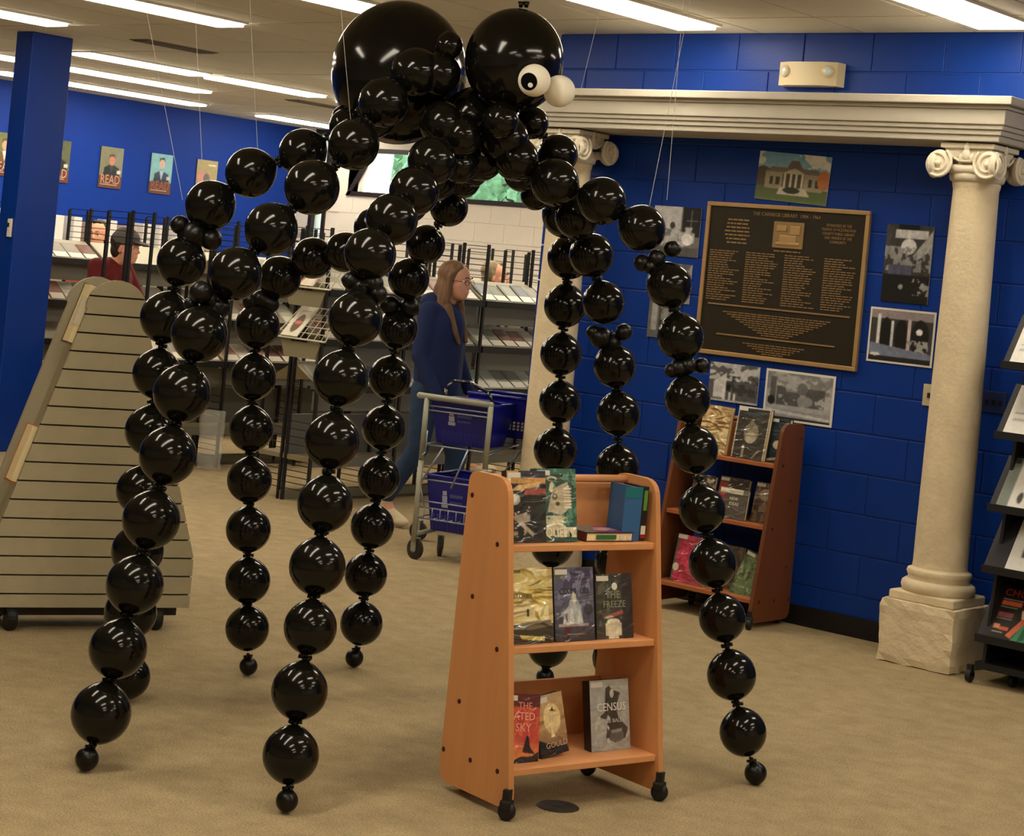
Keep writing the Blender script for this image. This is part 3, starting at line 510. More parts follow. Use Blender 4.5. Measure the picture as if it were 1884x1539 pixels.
# books clipped on the slanted left side, page edges toward the camera
pagem = mat('cream page edges', (244, 224, 172), .8, var=.06, scale=3, stretch=(1, 1, 120))
ang = math.atan2(.31, 1.02)
WT = SD.matrix_basis
def side_book(zm, l, t, label, col):
    x = ct - (outline(zm) - .06); T = WT @ TR(x - .012, .0, zm, ry=ang)
    B = empty('book', T); tag(B, label, 'book', None)
    if t > .02:
        MB().cbox(-t, 0, .03, .12, -l / 2, l / 2, .002).build('pages', pagem, B)
        MB().box(-.0, .006, .026, .123, -l / 2 - .004, l / 2 + .004).box(-t - .003, 0, .119, .124, -l / 2 - .004, l / 2 + .004).box(-t - .004, .006, .026, .124, -l / 2 - .007, -l / 2 - .002).build('cover', mat('cover ' + label, col, .35, coat=.4), B)
    else:
        MB().box(-t, 0, .03, .10, -l / 2, l / 2).build('pages', pagem, B); MB().box(-t - .003, -t, .028, .12, -l / 2, l / 2).box(-t, .0, .026, .03, -l / 2, l / 2).build('cover', mat('cover ' + label, col, .35, coat=.4), B)
side_book(1.285, .25, .06, 'thick book with cream page edges, upper one on the slatwall side', (120, 92, 60))
side_book(.70, .235, .062, 'thick book with cream page edges, lower one on the slatwall side', (200, 120, 60))
side_book(1.0, .25, .014, 'thin reddish book standing between the slatwall panels', (190, 110, 96))
MB().box(-.02, .03, .02, .06, -.06, .06).build('acrylic_bracket', mat('clear acrylic', (235, 235, 225), .1, alpha=.35), SD, False, TR(ct - .13, 0, 1.31, ry=ang))

# ================================================================ black magazine rack at the right edge
mg = empty('magazine_rack', TR(-3.80, 8.05, 0)); tag(mg, 'black tiered magazine rack at the right edge beside the column', 'magazine rack'); mb_ = mat('matt black rack', (24, 24, 27), .55)
MB().prism([(.02, .08), (.36, .08), (.30, 1.66), (.2, 1.66)], -.0 + .03, .045, 'x').build('side_panel', mb_, mg); MB().prism([(.02, .08), (.36, .08), (.30, 1.66), (.2, 1.66)], .80, .82, 'x').build('side_panel', mb_, mg)
MB().add([(.045, .34, .1), (.8, .34, .1), (.8, .28, 1.64), (.045, .28, 1.64), (.045, .35, .1), (.8, .35, .1), (.8, .29, 1.64), (.045, .29, 1.64)], [(0, 1, 2, 3), (4, 5, 6, 7), (0, 1, 5, 4), (2, 3, 7, 6), (0, 3, 7, 4), (1, 2, 6, 5)]).build('back_panel', mb_, mg)
MS = [(1.43, 'top'), (1.115, 'second'), (.79, 'third'), (.515, 'fourth'), (.205, 'bottom')]
for z, nm in MS:
    MB().add([(0, 0, z), (.85, 0, z), (.85, .17, z + .235), (0, .17, z + .235), (0, .01, z - .012), (.85, .01, z - .012), (.85, .18, z + .225), (0, .18, z + .225)], [(0, 1, 2, 3), (7, 6, 5, 4), (0, 4, 5, 1), (1, 5, 6, 2), (2, 6, 7, 3), (3, 7, 4, 0)]).box(0, .85, -.012, .002, z - .012, z + .022).build('slanted_shelf', mb_, mg)
MB().box(-.0, .85, .02, .4, .07, .1).build('base', mb_, mg)
for x, y in ((-.02, .02), (.14, .12), (.8, .02), (.8, .38), (0, .38)):
    MB().lathe([(.012, -.012), (.028, -.011), (.03, 0), (.028, .011), (.012, .012)], 16, ax='x').box(-.012, .012, -.012, .012, .0, .05).build('caster', mb_, mg, False, TR(x, y, .031))
tm_ = Euler((-.625, 0, 0)).to_matrix().to_4x4()
WH = (228, 226, 220)
leaf_specs = [(1.43, .03, .21, .27, raster(20, 26, WH, [('r', .15, .6, .9, .95, (140, 90, 80)), ('r', .3, .65, .5, .9, (205, 150, 130)), ('r', .1, .4, .9, .44, (150, 150, 155)), ('r', .1, .3, .8, .33, (170, 170, 175))]), 'white leaflet with a small photo on the top rack shelf'),
    (1.115, .03, .21, .28, raster(20, 26, WH, [('r', .3, .6, 1, .97, (25, 25, 28)), ('e', .6, .8, .1, .1, (150, 140, 130)), ('r', .1, .42, 1, .46, (110, 110, 115)), ('r', .1, .3, .9, .33, (170, 170, 175))]), 'white leaflet with a black portrait on the second rack shelf'),
    (.79, .03, .15, .27, raster(20, 30, WH, [('r', 0, 0, .34, 1, (130, 140, 132)), ('r', .5, .75, .95, .8, (130, 130, 135)), ('e', .66, .24, .09, .12, (70, 70, 66)), ('r', .1, .9, .3, .98, (60, 60, 50))]), 'white leaflet with a grey-green side band on the third rack shelf'),
    (.515, .1, .21, .28, raster(20, 26, WH, [('r', .25, .3, .9, .6, (60, 70, 50)), ('r', .2, .8, .9, .84, (140, 140, 140))]), 'white leaflet with a small picture on the fourth rack shelf')]
for z, x, w, h, im, lb in leaf_specs: leaflet(mg.matrix_basis @ TR(x, .004, z + .008) @ tm_, w, h, im, lb)
mgz = leaflet(mg.matrix_basis @ TR(.045, .004, .213) @ tm_, .215, .275, raster(50, 66, (38, 32, 28), [('r', 0, .9, 1, 1, (44, 42, 40)), ('p', [(.6, .45), (.95, .5), (1, .62), (.75, .72), (.55, .6)], (226, 196, 172)), ('e', .84, .78, .11, .12, (214, 176, 150)), ('p', [(.66, .86), (1, .84), (1, .94), (.8, .97)], (140, 30, 30)),
    ('p', [(.5, .02), (.98, .02), (.9, .45), (.7, .42)], (58, 140, 96)), ('p', [(.66, .05), (.74, .4), (.8, .1)], (30, 90, 66)), ('p', [(.38, .12), (.5, .08), (.72, .42), (.62, .46)], (214, 108, 80)), ('e', .95, .42, .14, .13, (92, 96, 40)), ('r', .06, .66, .5, .74, (205, 96, 62)), ('r', .06, .76, .52, .775, (150, 150, 145)), ('r', .06, .62, .44, .635, (120, 140, 120)), ('r', .06, .44, .4, .53, (150, 80, 84)), ('r', .06, .4, .4, .42, (140, 140, 135)), ('r', .06, .22, .2, .3, (220, 150, 120)), ('r', .2, .2, .4, .27, (205, 96, 62)), ('r', .06, .15, .3, .17, (150, 160, 150))], .15, 16),
    'glossy magazine with red headlines on the bottom rack shelf', 'magazine', 'magazine', .008, (60, 60, 60))
text('CHOICES', .05, mat('magazine red', (176, 52, 40), .5), mgz, TR(.115, -.0025, .245), 'title', .0004)

# ================================================================ people
def blob(name, prims, m, parent, vox=.008, T=None, smooth=4):
    """one continuous surface grown over tapered capsules and ellipsoids"""
    mb = MB()
    for p in prims:
        if p[0] == 'c':
            a, b, r1, r2 = Vector(p[1]), Vector(p[2]), p[3], p[4]; mb.tube(a, b, r1, r2, n=16); mb.sphere(a, r1, 16, 10); mb.sphere(b, r2, 16, 10)
        else:
            t = MB().sphere((0, 0, 0), p[2], 20, 14); R_ = Euler(p[3] if len(p) > 3 else (0, 0, 0)).to_matrix(); mb.add([R_ @ Vector(v) + Vector(p[1]) for v in t.v], t.f)
    o = mb.build(name, m, parent, True, T)
    r = o.modifiers.new('skin', 'REMESH'); r.mode = 'VOXEL'; r.voxel_size = vox; r.use_smooth_shade = True
    s_ = o.modifiers.new('smooth', 'SMOOTH'); s_.factor = .6; s_.iterations = smooth
    return o
def hand(wr, d, side, s=1.):
    """palm, four bent fingers and a thumb hanging along direction d"""
    wr = Vector(wr); d = Vector(d).normalized(); n = Vector((0, side, 0)); n = (n - d * n.dot(d)).normalized(); w = d.cross(n)
    P = [('c', wr, wr + d * .03, .023, .026)]
    for i, ln in enumerate((.070, .078, .073, .058)):
        o_ = w * (.026 - i * .0175); b0 = wr + d * .035 + o_ * .6; b1 = wr + d * .088 + o_; P.append(('c', b0, b1, .013, .0105))
        k1 = b1 + (d * .92 - n * .38).normalized() * ln * .5; k2 = k1 + (d * .6 - n * .8).normalized() * ln * .45; P += [('c', b1, k1, .0088, .0082), ('c', k1, k2, .008, .007)]
    t0 = wr + d * .03 + w * .022; t1 = t0 + (d * .6 + w * .7).normalized() * .036; t2 = t1 + (d * .95 + w * .15 - n * .3).normalized() * .032
    return P + [('c', t0, t1, .013, .0105), ('c', t1, t2, .0098, .008)]
def head_prims(h, s=1.):   # face looks along +x, h = head centre at eye height
    h = Vector(h); q = lambda x, y, z: h + Vector((x, y, z)) * s
    return [('e', q(-.01, 0, .035), (.098 * s, .076 * s, .085 * s)), ('e', q(.022, 0, -.03), (.068 * s, .062 * s, .085 * s)), ('e', q(.05, 0, -.085), (.034 * s, .034 * s, .026 * s)), ('e', q(-.005, 0, -.06), (.06 * s, .056 * s, .045 * s)),
        ('c', q(.083, 0, .012), q(.103, 0, -.026), .009 * s, .0125 * s), ('e', q(.079, 0, .022), (.016 * s, .045 * s, .011 * s)), ('e', q(.082, 0, -.058), (.013 * s, .024 * s, .007 * s)), ('e', q(.08, 0, -.069), (.013 * s, .02 * s, .007 * s)),
        ('e', q(.045, .042, -.02), (.028 * s, .02 * s, .024 * s)), ('e', q(.045, -.042, -.02), (.028 * s, .02 * s, .024 * s)), ('e', q(-.008, .074, -.012), (.017 * s, .01 * s, .03 * s)), ('e', q(-.008, -.074, -.012), (.017 * s, .01 * s, .03 * s))]
def eyes(h, par, s=1.):
    for sd in (-1, 1):
        e = MB().sphere((0, 0, 0), .0115 * s, 12, 8).build('eye', mat('eye white', (226, 220, 212), .2), par, True, TR(h[0] + .071 * s, h[1] + sd * .031 * s, h[2] + .003 * s))
        MB().sphere((.0075 * s, 0, 0), .0062 * s, 10, 6).build('iris', mat('dark iris', (60, 44, 34), .15), e, True)
    MB().path([Vector(h) + Vector((.088, .045, .028)) * s, Vector(h) + Vector((.096, .03, .033)) * s, Vector(h) + Vector((.098, .014, .028)) * s], .0035, 6).path([Vector(h) + Vector((.088, -.045, .028)) * s, Vector(h) + Vector((.096, -.03, .033)) * s, Vector(h) + Vector((.098, -.014, .028)) * s], .0035, 6).build('eyebrows', mat('brow hair', (96, 66, 42), .8), par, True)
skin = mat('skin', (214, 156, 128), .5, var=.05, scale=14); skin2 = mat('ruddy skin', (220, 158, 128), .5, var=.06, scale=14)
def person(x, y, yaw, label, sk, top, topm, legm, hair_fn, s=1., lean=(0, 0), head_off=(0, 0), legs=None, arms=None, group=None):
    """s scales a 1.66 m figure; lean moves chest, head_off moves the head further (forward, up)"""
    P = empty('person', TR(x, y, 0, rz=yaw)); tag(P, label, 'person')
    pel = Vector((0, 0, .90)) * s; che = Vector((.0 + lean[0], 0, 1.24 + lean[1])) * s; nk = Vector((.0 + lean[0] * 1.25, 0, 1.40 + lean[1] * 1.2)) * s; hd = Vector((.035 + lean[0] * 1.3 + head_off[0], 0, 1.545 + lean[1] * 1.3 + head_off[1])) * s
    legs = legs or {1: ((.0, .09, .86), (.02, .09, .47), (-.01, .09, .08), (.12, .095, .03)), -1: ((.0, -.09, .86), (.02, -.09, .47), (-.01, -.09, .08), (.12, -.095, .03))}
    arms = arms or {1: (None, (.02, .22, 1.07), (.08, .22, .84)), -1: (None, (.02, -.22, 1.07), (.08, -.22, .84))}
    B = head_prims(hd, s) + [('c', nk - Vector((0.01, 0, .03)), hd + Vector((-.02, 0, -.07)) * s, .052 * s, .05 * s), ('c', pel, che, .11 * s, .12 * s), ('e', che + Vector((0, 0, .06)), (.095 * s, .15 * s, .11 * s))]
    T_ = [('c', pel + Vector((.012, 0, 0)), che + Vector((.012, 0, .03)), .132 * s, .128 * s), ('c', pel + Vector((0, .05, .02)), che + Vector((-.005, .07, .02)), .125 * s, .12 * s), ('c', pel + Vector((0, -.05, .02)), che + Vector((-.005, -.07, .02)), .125 * s, .12 * s), ('e', che + Vector((-.01, 0, .09)), (.11 * s, .18 * s, .09 * s))]
    Lg = [('e', pel - Vector((0, 0, .02)), (.125 * s, .165 * s, .12 * s))]; shoes = []
    for sd in (1, -1):
        sh = che + Vector((-.01, sd * .165, .10)) * s if False else Vector((che.x - .01, sd * .165 * s, che.z + .10 * s)); el = Vector(arms[sd][1]) * s; wr = Vector(arms[sd][2]) * s
        B += [('c', sh, el, .048 * s, .038 * s), ('c', el, wr, .037 * s, .025 * s)] + hand(wr, (wr - el), sd)
        T_ += [('c', sh, el, .066 * s, .054 * s), ('c', el, wr - (wr - el).normalized() * .01, .052 * s, .038 * s)]
        hp, kn, an, to = [Vector(q) * s for q in legs[sd]]
        B += [('c', hp, kn, .08 * s, .052 * s), ('c', kn, an, .05 * s, .036 * s), ('c', an, to, .035, .028)]
        Lg += [('c', hp, kn, .098 * s, .068 * s), ('c', kn, an + (kn - an).normalized() * .02, .066 * s, .054 * s)]
        fd = (to - an); fd.z *= .6; shoes.append([('c', an + Vector((-.02, 0, -.03)), an + Vector((.01, 0, 0)), .042, .044), ('c', an + Vector((-.025, 0, -.045)), to + Vector((.06, 0, -.0)), .036, .033), ('e', to + Vector((.045, 0, -.002)), (.06, .043, .03))])
    blob('body', B, sk, P, .0075)
    if top: blob(top, T_ + ([('e', nk + Vector((-.065, 0, .0)), (.085, .13, .062)), ('e', nk + Vector((-.09, 0, -.07)), (.06, .11, .07))] if top == 'hoodie' else []), topm, P, .011)
    blob('trousers', Lg, legm, P, .011)
    for sp in shoes: blob('shoe', sp, shoe_m, P, .008)
    hair_fn(P, hd, s); eyes(hd, P, s); return P, hd
shoe_m = mat('tan leather shoe', (206, 190, 152), .6)
hairb = mat('light brown hair', (112, 80, 54), .6, var=.35, scale=40, stretch=(1, 1, .12), bump=.5, bscale=60)
def long_hair(P, h, s):
    q = lambda x, y, z: Vector(h) + Vector((x, y, z)) * s
    o = blob('hair', [('e', q(-.028, 0, .045), (.098, .088, .088)), ('e', q(-.055, 0, -.03), (.068, .09, .11)), ('c', q(-.05, .06, -.03), q(-.045, .075, -.22), .035, .04), ('c', q(-.05, -.06, -.03), q(-.02, -.085, -.24), .036, .042), ('c', q(-.02, -.088, -.24), q(.03, -.1, -.38), .038, .014), ('c', q(-.02, .085, -.2), q(.04, .09, -.36), .036, .014), ('c', q(-.0, .07, -.14), q(.075, .06, -.36), .03, .014), ('c', q(.0, -.075, -.16), q(.09, -.05, -.37), .03, .012),
        ('c', q(-.07, 0, -.06), q(-.075, 0, -.24), .075, .07), ('c', q(.0, .078, .02), q(-.005, .085, -.12), .022, .024), ('c', q(.0, -.078, .02), q(-.005, -.085, -.12), .022, .024), ('c', q(.045, .035, .095), q(.0, .08, .03), .016, .02), ('c', q(.045, -.035, .095), q(.0, -.08, .03), .016, .02)], hairb, P, .007, smooth=3)
    gm = mat('dark glasses frame', (30, 24, 22), .3)
    for sd in (-1, 1):
        c = q(.098, sd * .033, .0); g = MB(); g.path([c + Vector((0, .024 * math.cos(t), .017 * math.sin(t))) for t in [2 * PI * i / 16 for i in range(17)]], .0017, 5); g.tube(c + Vector((0, sd * .024, .004)), q(0, sd * .079, .008), .0017, n=5); g.tube(q(.1, 0, .003), c - Vector((0, sd * .024, -.003)), .0017, n=5); g.build('glasses', gm, P, True)
wl = {-1: ((-.02, -.085, .86), (-.04, -.09, .50), (-.24, -.09, .17), (-.16, -.09, .04)), 1: ((.02, .085, .86), (.13, .09, .47), (.10, .09, .085), (.22, .095, .035))}
wa = {1: (None, (.0, .21, 1.08), (.12, .2, .86)), -1: (None, (-.02, -.205, 1.07), (.11, -.18, .84))}
wx = at_depth(779, 970, 11.85)
W_, hd_ = person(wx.x, wx.y, .2, 'person with long light brown hair and glasses in a blue hooded sweatshirt, walking', skin, 'hoodie', mat('navy blue sweatshirt', (18, 34, 76), .9, var=.12, scale=9, bump=.2, bscale=30), mat('blue jeans', (36, 56, 84), .9, var=.2, scale=14), long_hair, 1.0, (-.0, 0), (.03, -.01), wl, wa)
def short_hair(m, back=True):
    def f(P, h, s):
        q = lambda x, y, z: Vector(h) + Vector((x, y, z)) * s
        blob('hair', [('e', q(-.035, 0, .045), (.092 * s, .084 * s, .086 * s)), ('e', q(-.06, 0, -.02), (.055 * s, .076 * s, .07 * s)), ('c', q(.03, .02, .105), q(.045, -.02, .108), .02 * s, .018 * s), ('c', q(-.01, .078, .03), q(-.02, .08, -.01), .014, .012), ('c', q(-.01, -.078, .03), q(-.02, -.08, -.01), .014, .012)], m, P, .008, smooth=2)
    return f
pants = mat('dark trousers', (40, 40, 44), .9)
_r = ray(893, 515); p2 = _r * (-9.98 / _r.x)
person(p2.x, p2.y, .5, 'person with short greying brown hair looking down behind the disc shelf', skin2, 'shirt', mat('dark shirt', (70, 72, 76), .9), pants, short_hair(mat('greying brown hair', (132, 116, 84), .7, var=.3, scale=50)), 1.0, (.02, 0), (.02, .02))
def cap_fn(P, h, s):
    short_hair(mat('dark brown hair', (44, 32, 26), .7))(P, h, s)
    q = lambda x, y, z: Vector(h) + Vector((x, y, z)) * s; cm = mat('grey cap cloth', (92, 86, 80), .9, var=.1, scale=30)
    blob('cap', [('e', q(-.012, 0, .06), (.112, .097, .085)), ('e', q(-.015, 0, .1), (.085, .07, .05))], cm, P, .008, smooth=2)
    MB().lathe([(.06, 0), (.1, .0), (.101, .006), (.06, .008)], 24).build('cap_brim', mat('dark cap brim', (40, 30, 28), .8), P, True, Matrix.Translation(q(.075, 0, .045)) @ Matrix.Rotation(.25, 4, 'Y') @ Matrix.Diagonal((1.1, .8, 1, 1)))
ra = {1: (None, (.18, .24, 1.06), (.36, .18, 1.02)), -1: (None, (.14, -.25, 1.0), (.32, -.18, .98))}
_r = ray(185, 520); p3 = _r * (-11.62 / _r.x)
person(p3.x, p3.y, .3, 'person in a dark red jacket and grey cap leaning over the shelf', skin2, 'jacket', mat('dark red jacket', (96, 20, 22), .9, var=.15, scale=10), pants, cap_fn, 1.06, (.08, -.05), (.05, -.04), None, ra)
p4 = at_depth(182, 430, 16.6)
person(p4.x, p4.y, -1.0, 'person with dark hair and coral top far behind the shelf posts', skin2, 'top', mat('coral top', (196, 104, 74), .9, var=.2, scale=20), pants, short_hair(mat('black brown hair', (40, 30, 24), .7)), 1.03, (0, 0), (0, 0))

# ================================================================ shopping cart with baskets
sc = empty('shopping_cart', TR(-7.10, 7.93, 0, rz=math.radians(17))); tag(sc, 'grey metal shopping cart carrying blue baskets beside the person', 'cart')
cm_ = mat('grey painted tube', (150, 150, 134), .4, var=.05, scale=20); wm = mat('chrome wire', (150, 156, 172), .3, metal=.6)
CWd = .385; CLn = .62
MB().path([(-.045, 0, .905), (CWd, 0, .90)], .017, 12).sphere((CWd, 0, .90), .017).sphere((-.045, 0, .905), .018).build('handle_bar', cm_, sc, True)
for x in (0, CWd): MB().path([(x, 0, .905), (x, 0, .55), (x + .0, .0, .10)], .0155, 12).build('upright_tube', cm_, sc, True)
MB().path([(0, 0, .14), (.03, CLn, .16), (CWd - .03, CLn, .16), (CWd, 0, .14)], .013, 10).build('base_frame', cm_, sc, True)
w = MB()
for z, l0 in ((.855, .0), (.83, .0), (.64, .0), (.45, .0), (.33, .0), (.295, 0.), (.235, .0)): w.path([(0, 0, z), (CWd, 0, z)], .0045, 6)
for z, l0 in ((.64, .55), (.45, .5), (.235, .5)): w.path([(0, 0, z), (.04, l0, z + .01), (CWd - .04, l0, z + .01), (CWd, 0, z)], .0045, 6)
for k in range(1, 8): x = CWd * k / 8; w.path([(x, 0, .235), (x * .84 + .04, .5, .245)], .003, 5); w.path([(x, -.002, .235), (x, -.002, .295)], .003, 5)
w.build('wire_shelves', wm, sc, True)['kind'] = 'stuff'
w = MB()
w.path([(.02, -.012, .44), (.13, -.012, .635)], .006, 6).path([(.2, -.014, .42), (.28, -.014, .64)], .006, 6).path([(.05, .0, .28), (.0, 0, .44)], .004, 6)
w.path([(CWd - .02, .3, .5), (CWd + .1, .62, .83)], .006, 6).path([(CWd - .05, .6, .84), (CWd + .13, .62, .83)], .006, 6).path([(CWd, 0, .62), (CWd, .35, .66)], .005, 6)
w.path([(.03, -.02, .72), (.03, -.02, .6), (-.005, -.02, .56)], .004, 6)
w.build('brace_wires', wm, sc, True)
rub = mat('dark grey wheel', (46, 42, 36), .6)
winv = sc.matrix_basis.inverted()
for i, (wx_, wy_, R, yw) in enumerate(((-7.11, 7.96, .056, 1.2), (-7.13, 8.19, .056, .5), (-7.58, 8.50, .056, 1.5), (-6.66, 8.08, .056, .5))):
    p = winv @ Vector((wx_, wy_, 0)); c = MB().lathe([(.012, -.014), (R * .75, -.014), (R, -.01), (R, .01), (R * .75, .014), (.012, .014)], 24, ax='x').build('wheel', rub, sc, False, TR(p.x, p.y, R, rz=yw)); autosmooth(c, 40)
    MB().lathe([(.004, -.018), (.02, -.017), (.02, .017), (.004, .018)], 12, ax='x').build('hub', mat('wheel hub', (120, 116, 104), .5), c)
    MB().box(-.019, -.015, -.018, .018, -.01, .062).box(.015, .019, -.018, .018, -.01, .062).box(-.019, .019, -.018, .018, .058, .064).build('fork', cm_, c)
bl = mat('royal blue plastic', (14, 18, 130), .35, coat=.2); wlg = mat('white basket print', (176, 182, 214), .5)
def basket(T, w, d, h, label, grp='blue plastic baskets', tall=False, logo=True):
    B = empty('shopping_basket', T); tag(B, label, 'basket', grp); i = .035
    def side(name, P, n):   # thin wall between four points
        P = [Vector(p) for p in P]; nn = (P[1] - P[0]).cross(P[3] - P[0]).normalized() * .004
        MB().add(P + [p + nn for p in P], [(0, 1, 2, 3), (7, 6, 5, 4), (0, 4, 5, 1), (1, 5, 6, 2), (2, 6, 7, 3), (3, 7, 4, 0)]).build(name, bl, B)
    b = [(i, i, 0), (w - i, i, 0), (w - i, d - i, 0), (i, d - i, 0)]; t = [(0, 0, h), (w, 0, h), (w, d, h), (0, d, h)]
    for k, nm in enumerate(('front_wall', 'side_wall', 'back_wall', 'side_wall')): side(nm, [b[k], b[(k + 1) % 4], t[(k + 1) % 4], t[k]], 0)
    MB().box(i, w - i, i, d - i, -.003, .003).build('bottom', bl, B)
    MB().path([t[0], t[1], t[2], t[3], t[0]], .009, 8).build('rim', bl, B, True)
    rb = MB()
    for k in range(1, 12):
        u = k / 12; a = Vector(b[0]).lerp(Vector(b[1]), u); c = Vector(t[0]).lerp(Vector(t[1]), u); rb.tube(a + Vector((0, -.003, 0)), a.lerp(c, .3) + Vector((0, -.003, 0)), .003, n=5)
        a = Vector(b[1]).lerp(Vector(b[2]), u); c = Vector(t[1]).lerp(Vector(t[2]), u); rb.tube(a + Vector((.003, 0, 0)), a.lerp(c, .3) + Vector((.003, 0, 0)), .003, n=5)
    rb.build('ribs', bl, B, True)
    if logo:
        f = lambda u, v: Vector(b[0]).lerp(Vector(b[1]), u).lerp(Vector(t[0]).lerp(Vector(t[1]), u), v) + Vector((0, -.0065, 0))
        g = MB(); lx = .26
        def q(u0, u1, v0, v1): g.add([f(u0, v0), f(u1, v0), f(u1, v1), f(u0, v1)], [(0, 1, 2, 3)])
        q(lx, lx + .13, .44, .52); q(lx + .015, lx + .115, .53, .66); q(lx + .025, lx + .105, .67, .75); g.build('logo', wlg, B)
        g = MB(); x = lx + .17
        for k in range(8): q(x + k * .032, x + k * .032 + .024, .64, .70)
        for k in range(9): q(x + k * .028, x + k * .028 + .02, .53, .57)
        g.build('printed_letters', mat('faded basket letters', (96, 104, 170), .5), B)['kind'] = 'stuff'
    return B
S_ = sc.matrix_basis
basket(S_ @ TR(.02, .03, .655), .36, .33, .235, 'blue basket with white logo on top of the shopping cart, nearest')
b2 = basket(S_ @ TR(.08, .375, .70), .42, .34, .225, 'blue basket behind the logo basket on top of the shopping cart', logo=False)
sm = MB()
for r in range(3):
    for k in range(14):
        x = .06 + k * .025; sm.box(x, x + .013, -.0, .003, .045 + r * .018, .057 + r * .018)
o = sm.build('light_slots', mat('slot showing light', (196, 190, 176), .6), b2, False, TR(0, .012, 0)); o['kind'] = 'stuff'
basket(S_ @ TR(.03, .04, .17), .33, .4, .30, 'blue basket with white logo on the bottom rack of the shopping cart')
MB().path([(.07, .02, .235), (.06, .03, .30), (.09, .06, .345), (.17, .10, .345), (.27, .13, .30), (.31, .14, .235)], .009, 10).build('basket_handle', mat('black glossy handle', (20, 20, 26), .15, coat=1), bpy.data.objects['shopping_basket'], True, TR(0, 0, 0))

# ================================================================ wooden book carts
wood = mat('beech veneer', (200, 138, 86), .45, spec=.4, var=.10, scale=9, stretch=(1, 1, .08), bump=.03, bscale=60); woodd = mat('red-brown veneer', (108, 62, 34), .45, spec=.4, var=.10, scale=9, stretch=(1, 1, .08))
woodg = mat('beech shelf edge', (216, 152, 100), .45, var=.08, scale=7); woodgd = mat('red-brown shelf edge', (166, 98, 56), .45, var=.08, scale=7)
scr = mat('screw cap', (60, 22, 12), .5)
def book_cart(T, label, m, mg_, wid=.63):
    B = empty('book_cart', T); tag(B, label, 'book cart')
    def rnd(pts, r):   # round the corners of a polygon
        out = []; n = len(pts)
        for i in range(n):
            a, b, c = Vector(pts[i - 1]), Vector(pts[i]), Vector(pts[(i + 1) % n]); p = b + (a - b).normalized() * r[i]; q_ = b + (c - b).normalized() * r[i]
            for k in range(6): t = k / 5; out.append(tuple((p.lerp(b, t)).lerp(b.lerp(q_, t), t)))
        return out
    prof = rnd([(0.0, .03), (.365, .03), (.352, 1.012), (.155, 1.012)], [.05, .05, .04, .06])
    for k, x in enumerate((0, wid - .02)):
        p = MB().prism(prof, x, x + .02, 'x').build('side_panel', m, B)
        for (d, z) in ((.328, .935), (.178, .805), (.278, .625), (.131, .491), (.294, .293), (.351, .128), (.21, .13), (.072, .132)):
            MB().lathe([(.001, -.003), (.0075, -.002), (.0085, .001)], 12, ax='x').build('screw_cap', scr, p, False, TR(x if k == 0 else x + .02, d, z))
    for z, d0 in ((.81, .13), (.505, .085), (.145, .03)): MB().cbox(.02, wid - .02, d0, .345, z - .022, z, .003).build('shelf', mg_, B)
    MB().cbox(.02, wid - .02, .34, .355, .81, .975, .002).build('upper_backboard', mg_, B); MB().cbox(.02, wid - .02, .335, .35, .145, .33, .002).build('lower_backboard', m, B)
    MB().tube((.02, .3, .995), (wid - .02, .3, .995), .013, n=16).build('hand_rail', mg_, B, True)
    for x, y in ((.0, .01), (wid - .008, .01), (.07, .32), (wid - .04, .33)):
        c = MB().lathe([(.012, -.015), (.023, -.014), (.028, -.006), (.028, .006), (.023, .014), (.012, .015)], 24, ax='x').build('caster', mat('black caster', (20, 19, 18), .45), B, True, TR(x, y, .028, rz=.5))
        MB().cbox(-.019, .019, -.016, .02, .006, .034, .006).cbox(-.012, .012, -.01, .014, .03, .065, .002).build('caster_housing', mat('black caster'), c)
    return B
th1 = math.radians(90 - 12.4)
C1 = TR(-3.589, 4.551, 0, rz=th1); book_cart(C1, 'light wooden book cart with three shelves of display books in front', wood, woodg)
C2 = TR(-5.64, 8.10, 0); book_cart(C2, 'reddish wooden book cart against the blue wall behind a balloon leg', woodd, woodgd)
def book(T, w, h, t, im, label, cover, m=None, spine=None, texts=(), tag_=True, grp=None, circle=False):
    B = empty('book', T); tag(B, label, 'book', grp); c = mat('book cloth %s' % (cover,), cover, .4, coat=.3)
    MB().box(0, w, 0, .003, 0, h).box(0, w, t - .003, t, 0, h).box(0, .003, .003, t - .003, 0, h).build('cover', c, B)
    MB().box(.003, w - .004, .003, t - .003, .003, h - .004).build('pages', pagem, B)
    print_plane('front_print', w, h, im, m or PR_PLASTIC, B, TR(0, -.0008, 0))
    if tag_: MB().box(.004, .034 + .02, -.0022, -.0008, h - .022, h - .006).build('paper_label', mat('white label', (214, 210, 196), .5), B)
    if circle: MB().lathe([(.001, -.002), (.011, -.0018), (.012, -.0009)], 20, ax='y').build('sticker', mat('round white sticker', (226, 226, 214), .5), B, False, TR(circle[0], 0, circle[1]))
    for (s, sz, tc, x, z, sx) in texts: text(s, sz, mat('ink %s' % (tc,), tc, .5), B, TR(x, -.0024, z), 'title', .0003, sx=sx)
    return B
def cartbook(C_, a, d, z, tilt, w, h, t, im, label, cover, yaw=0., roll=0., **k): return book(C_ @ TR(a, d, z, rz=yaw) @ Euler((-tilt, 0, 0)).to_matrix().to_4x4() @ Matrix.Rotation(roll, 4, 'Y'), w, h, t, im, label, cover, **k)
g1 = 'books facing out on the front wooden cart'
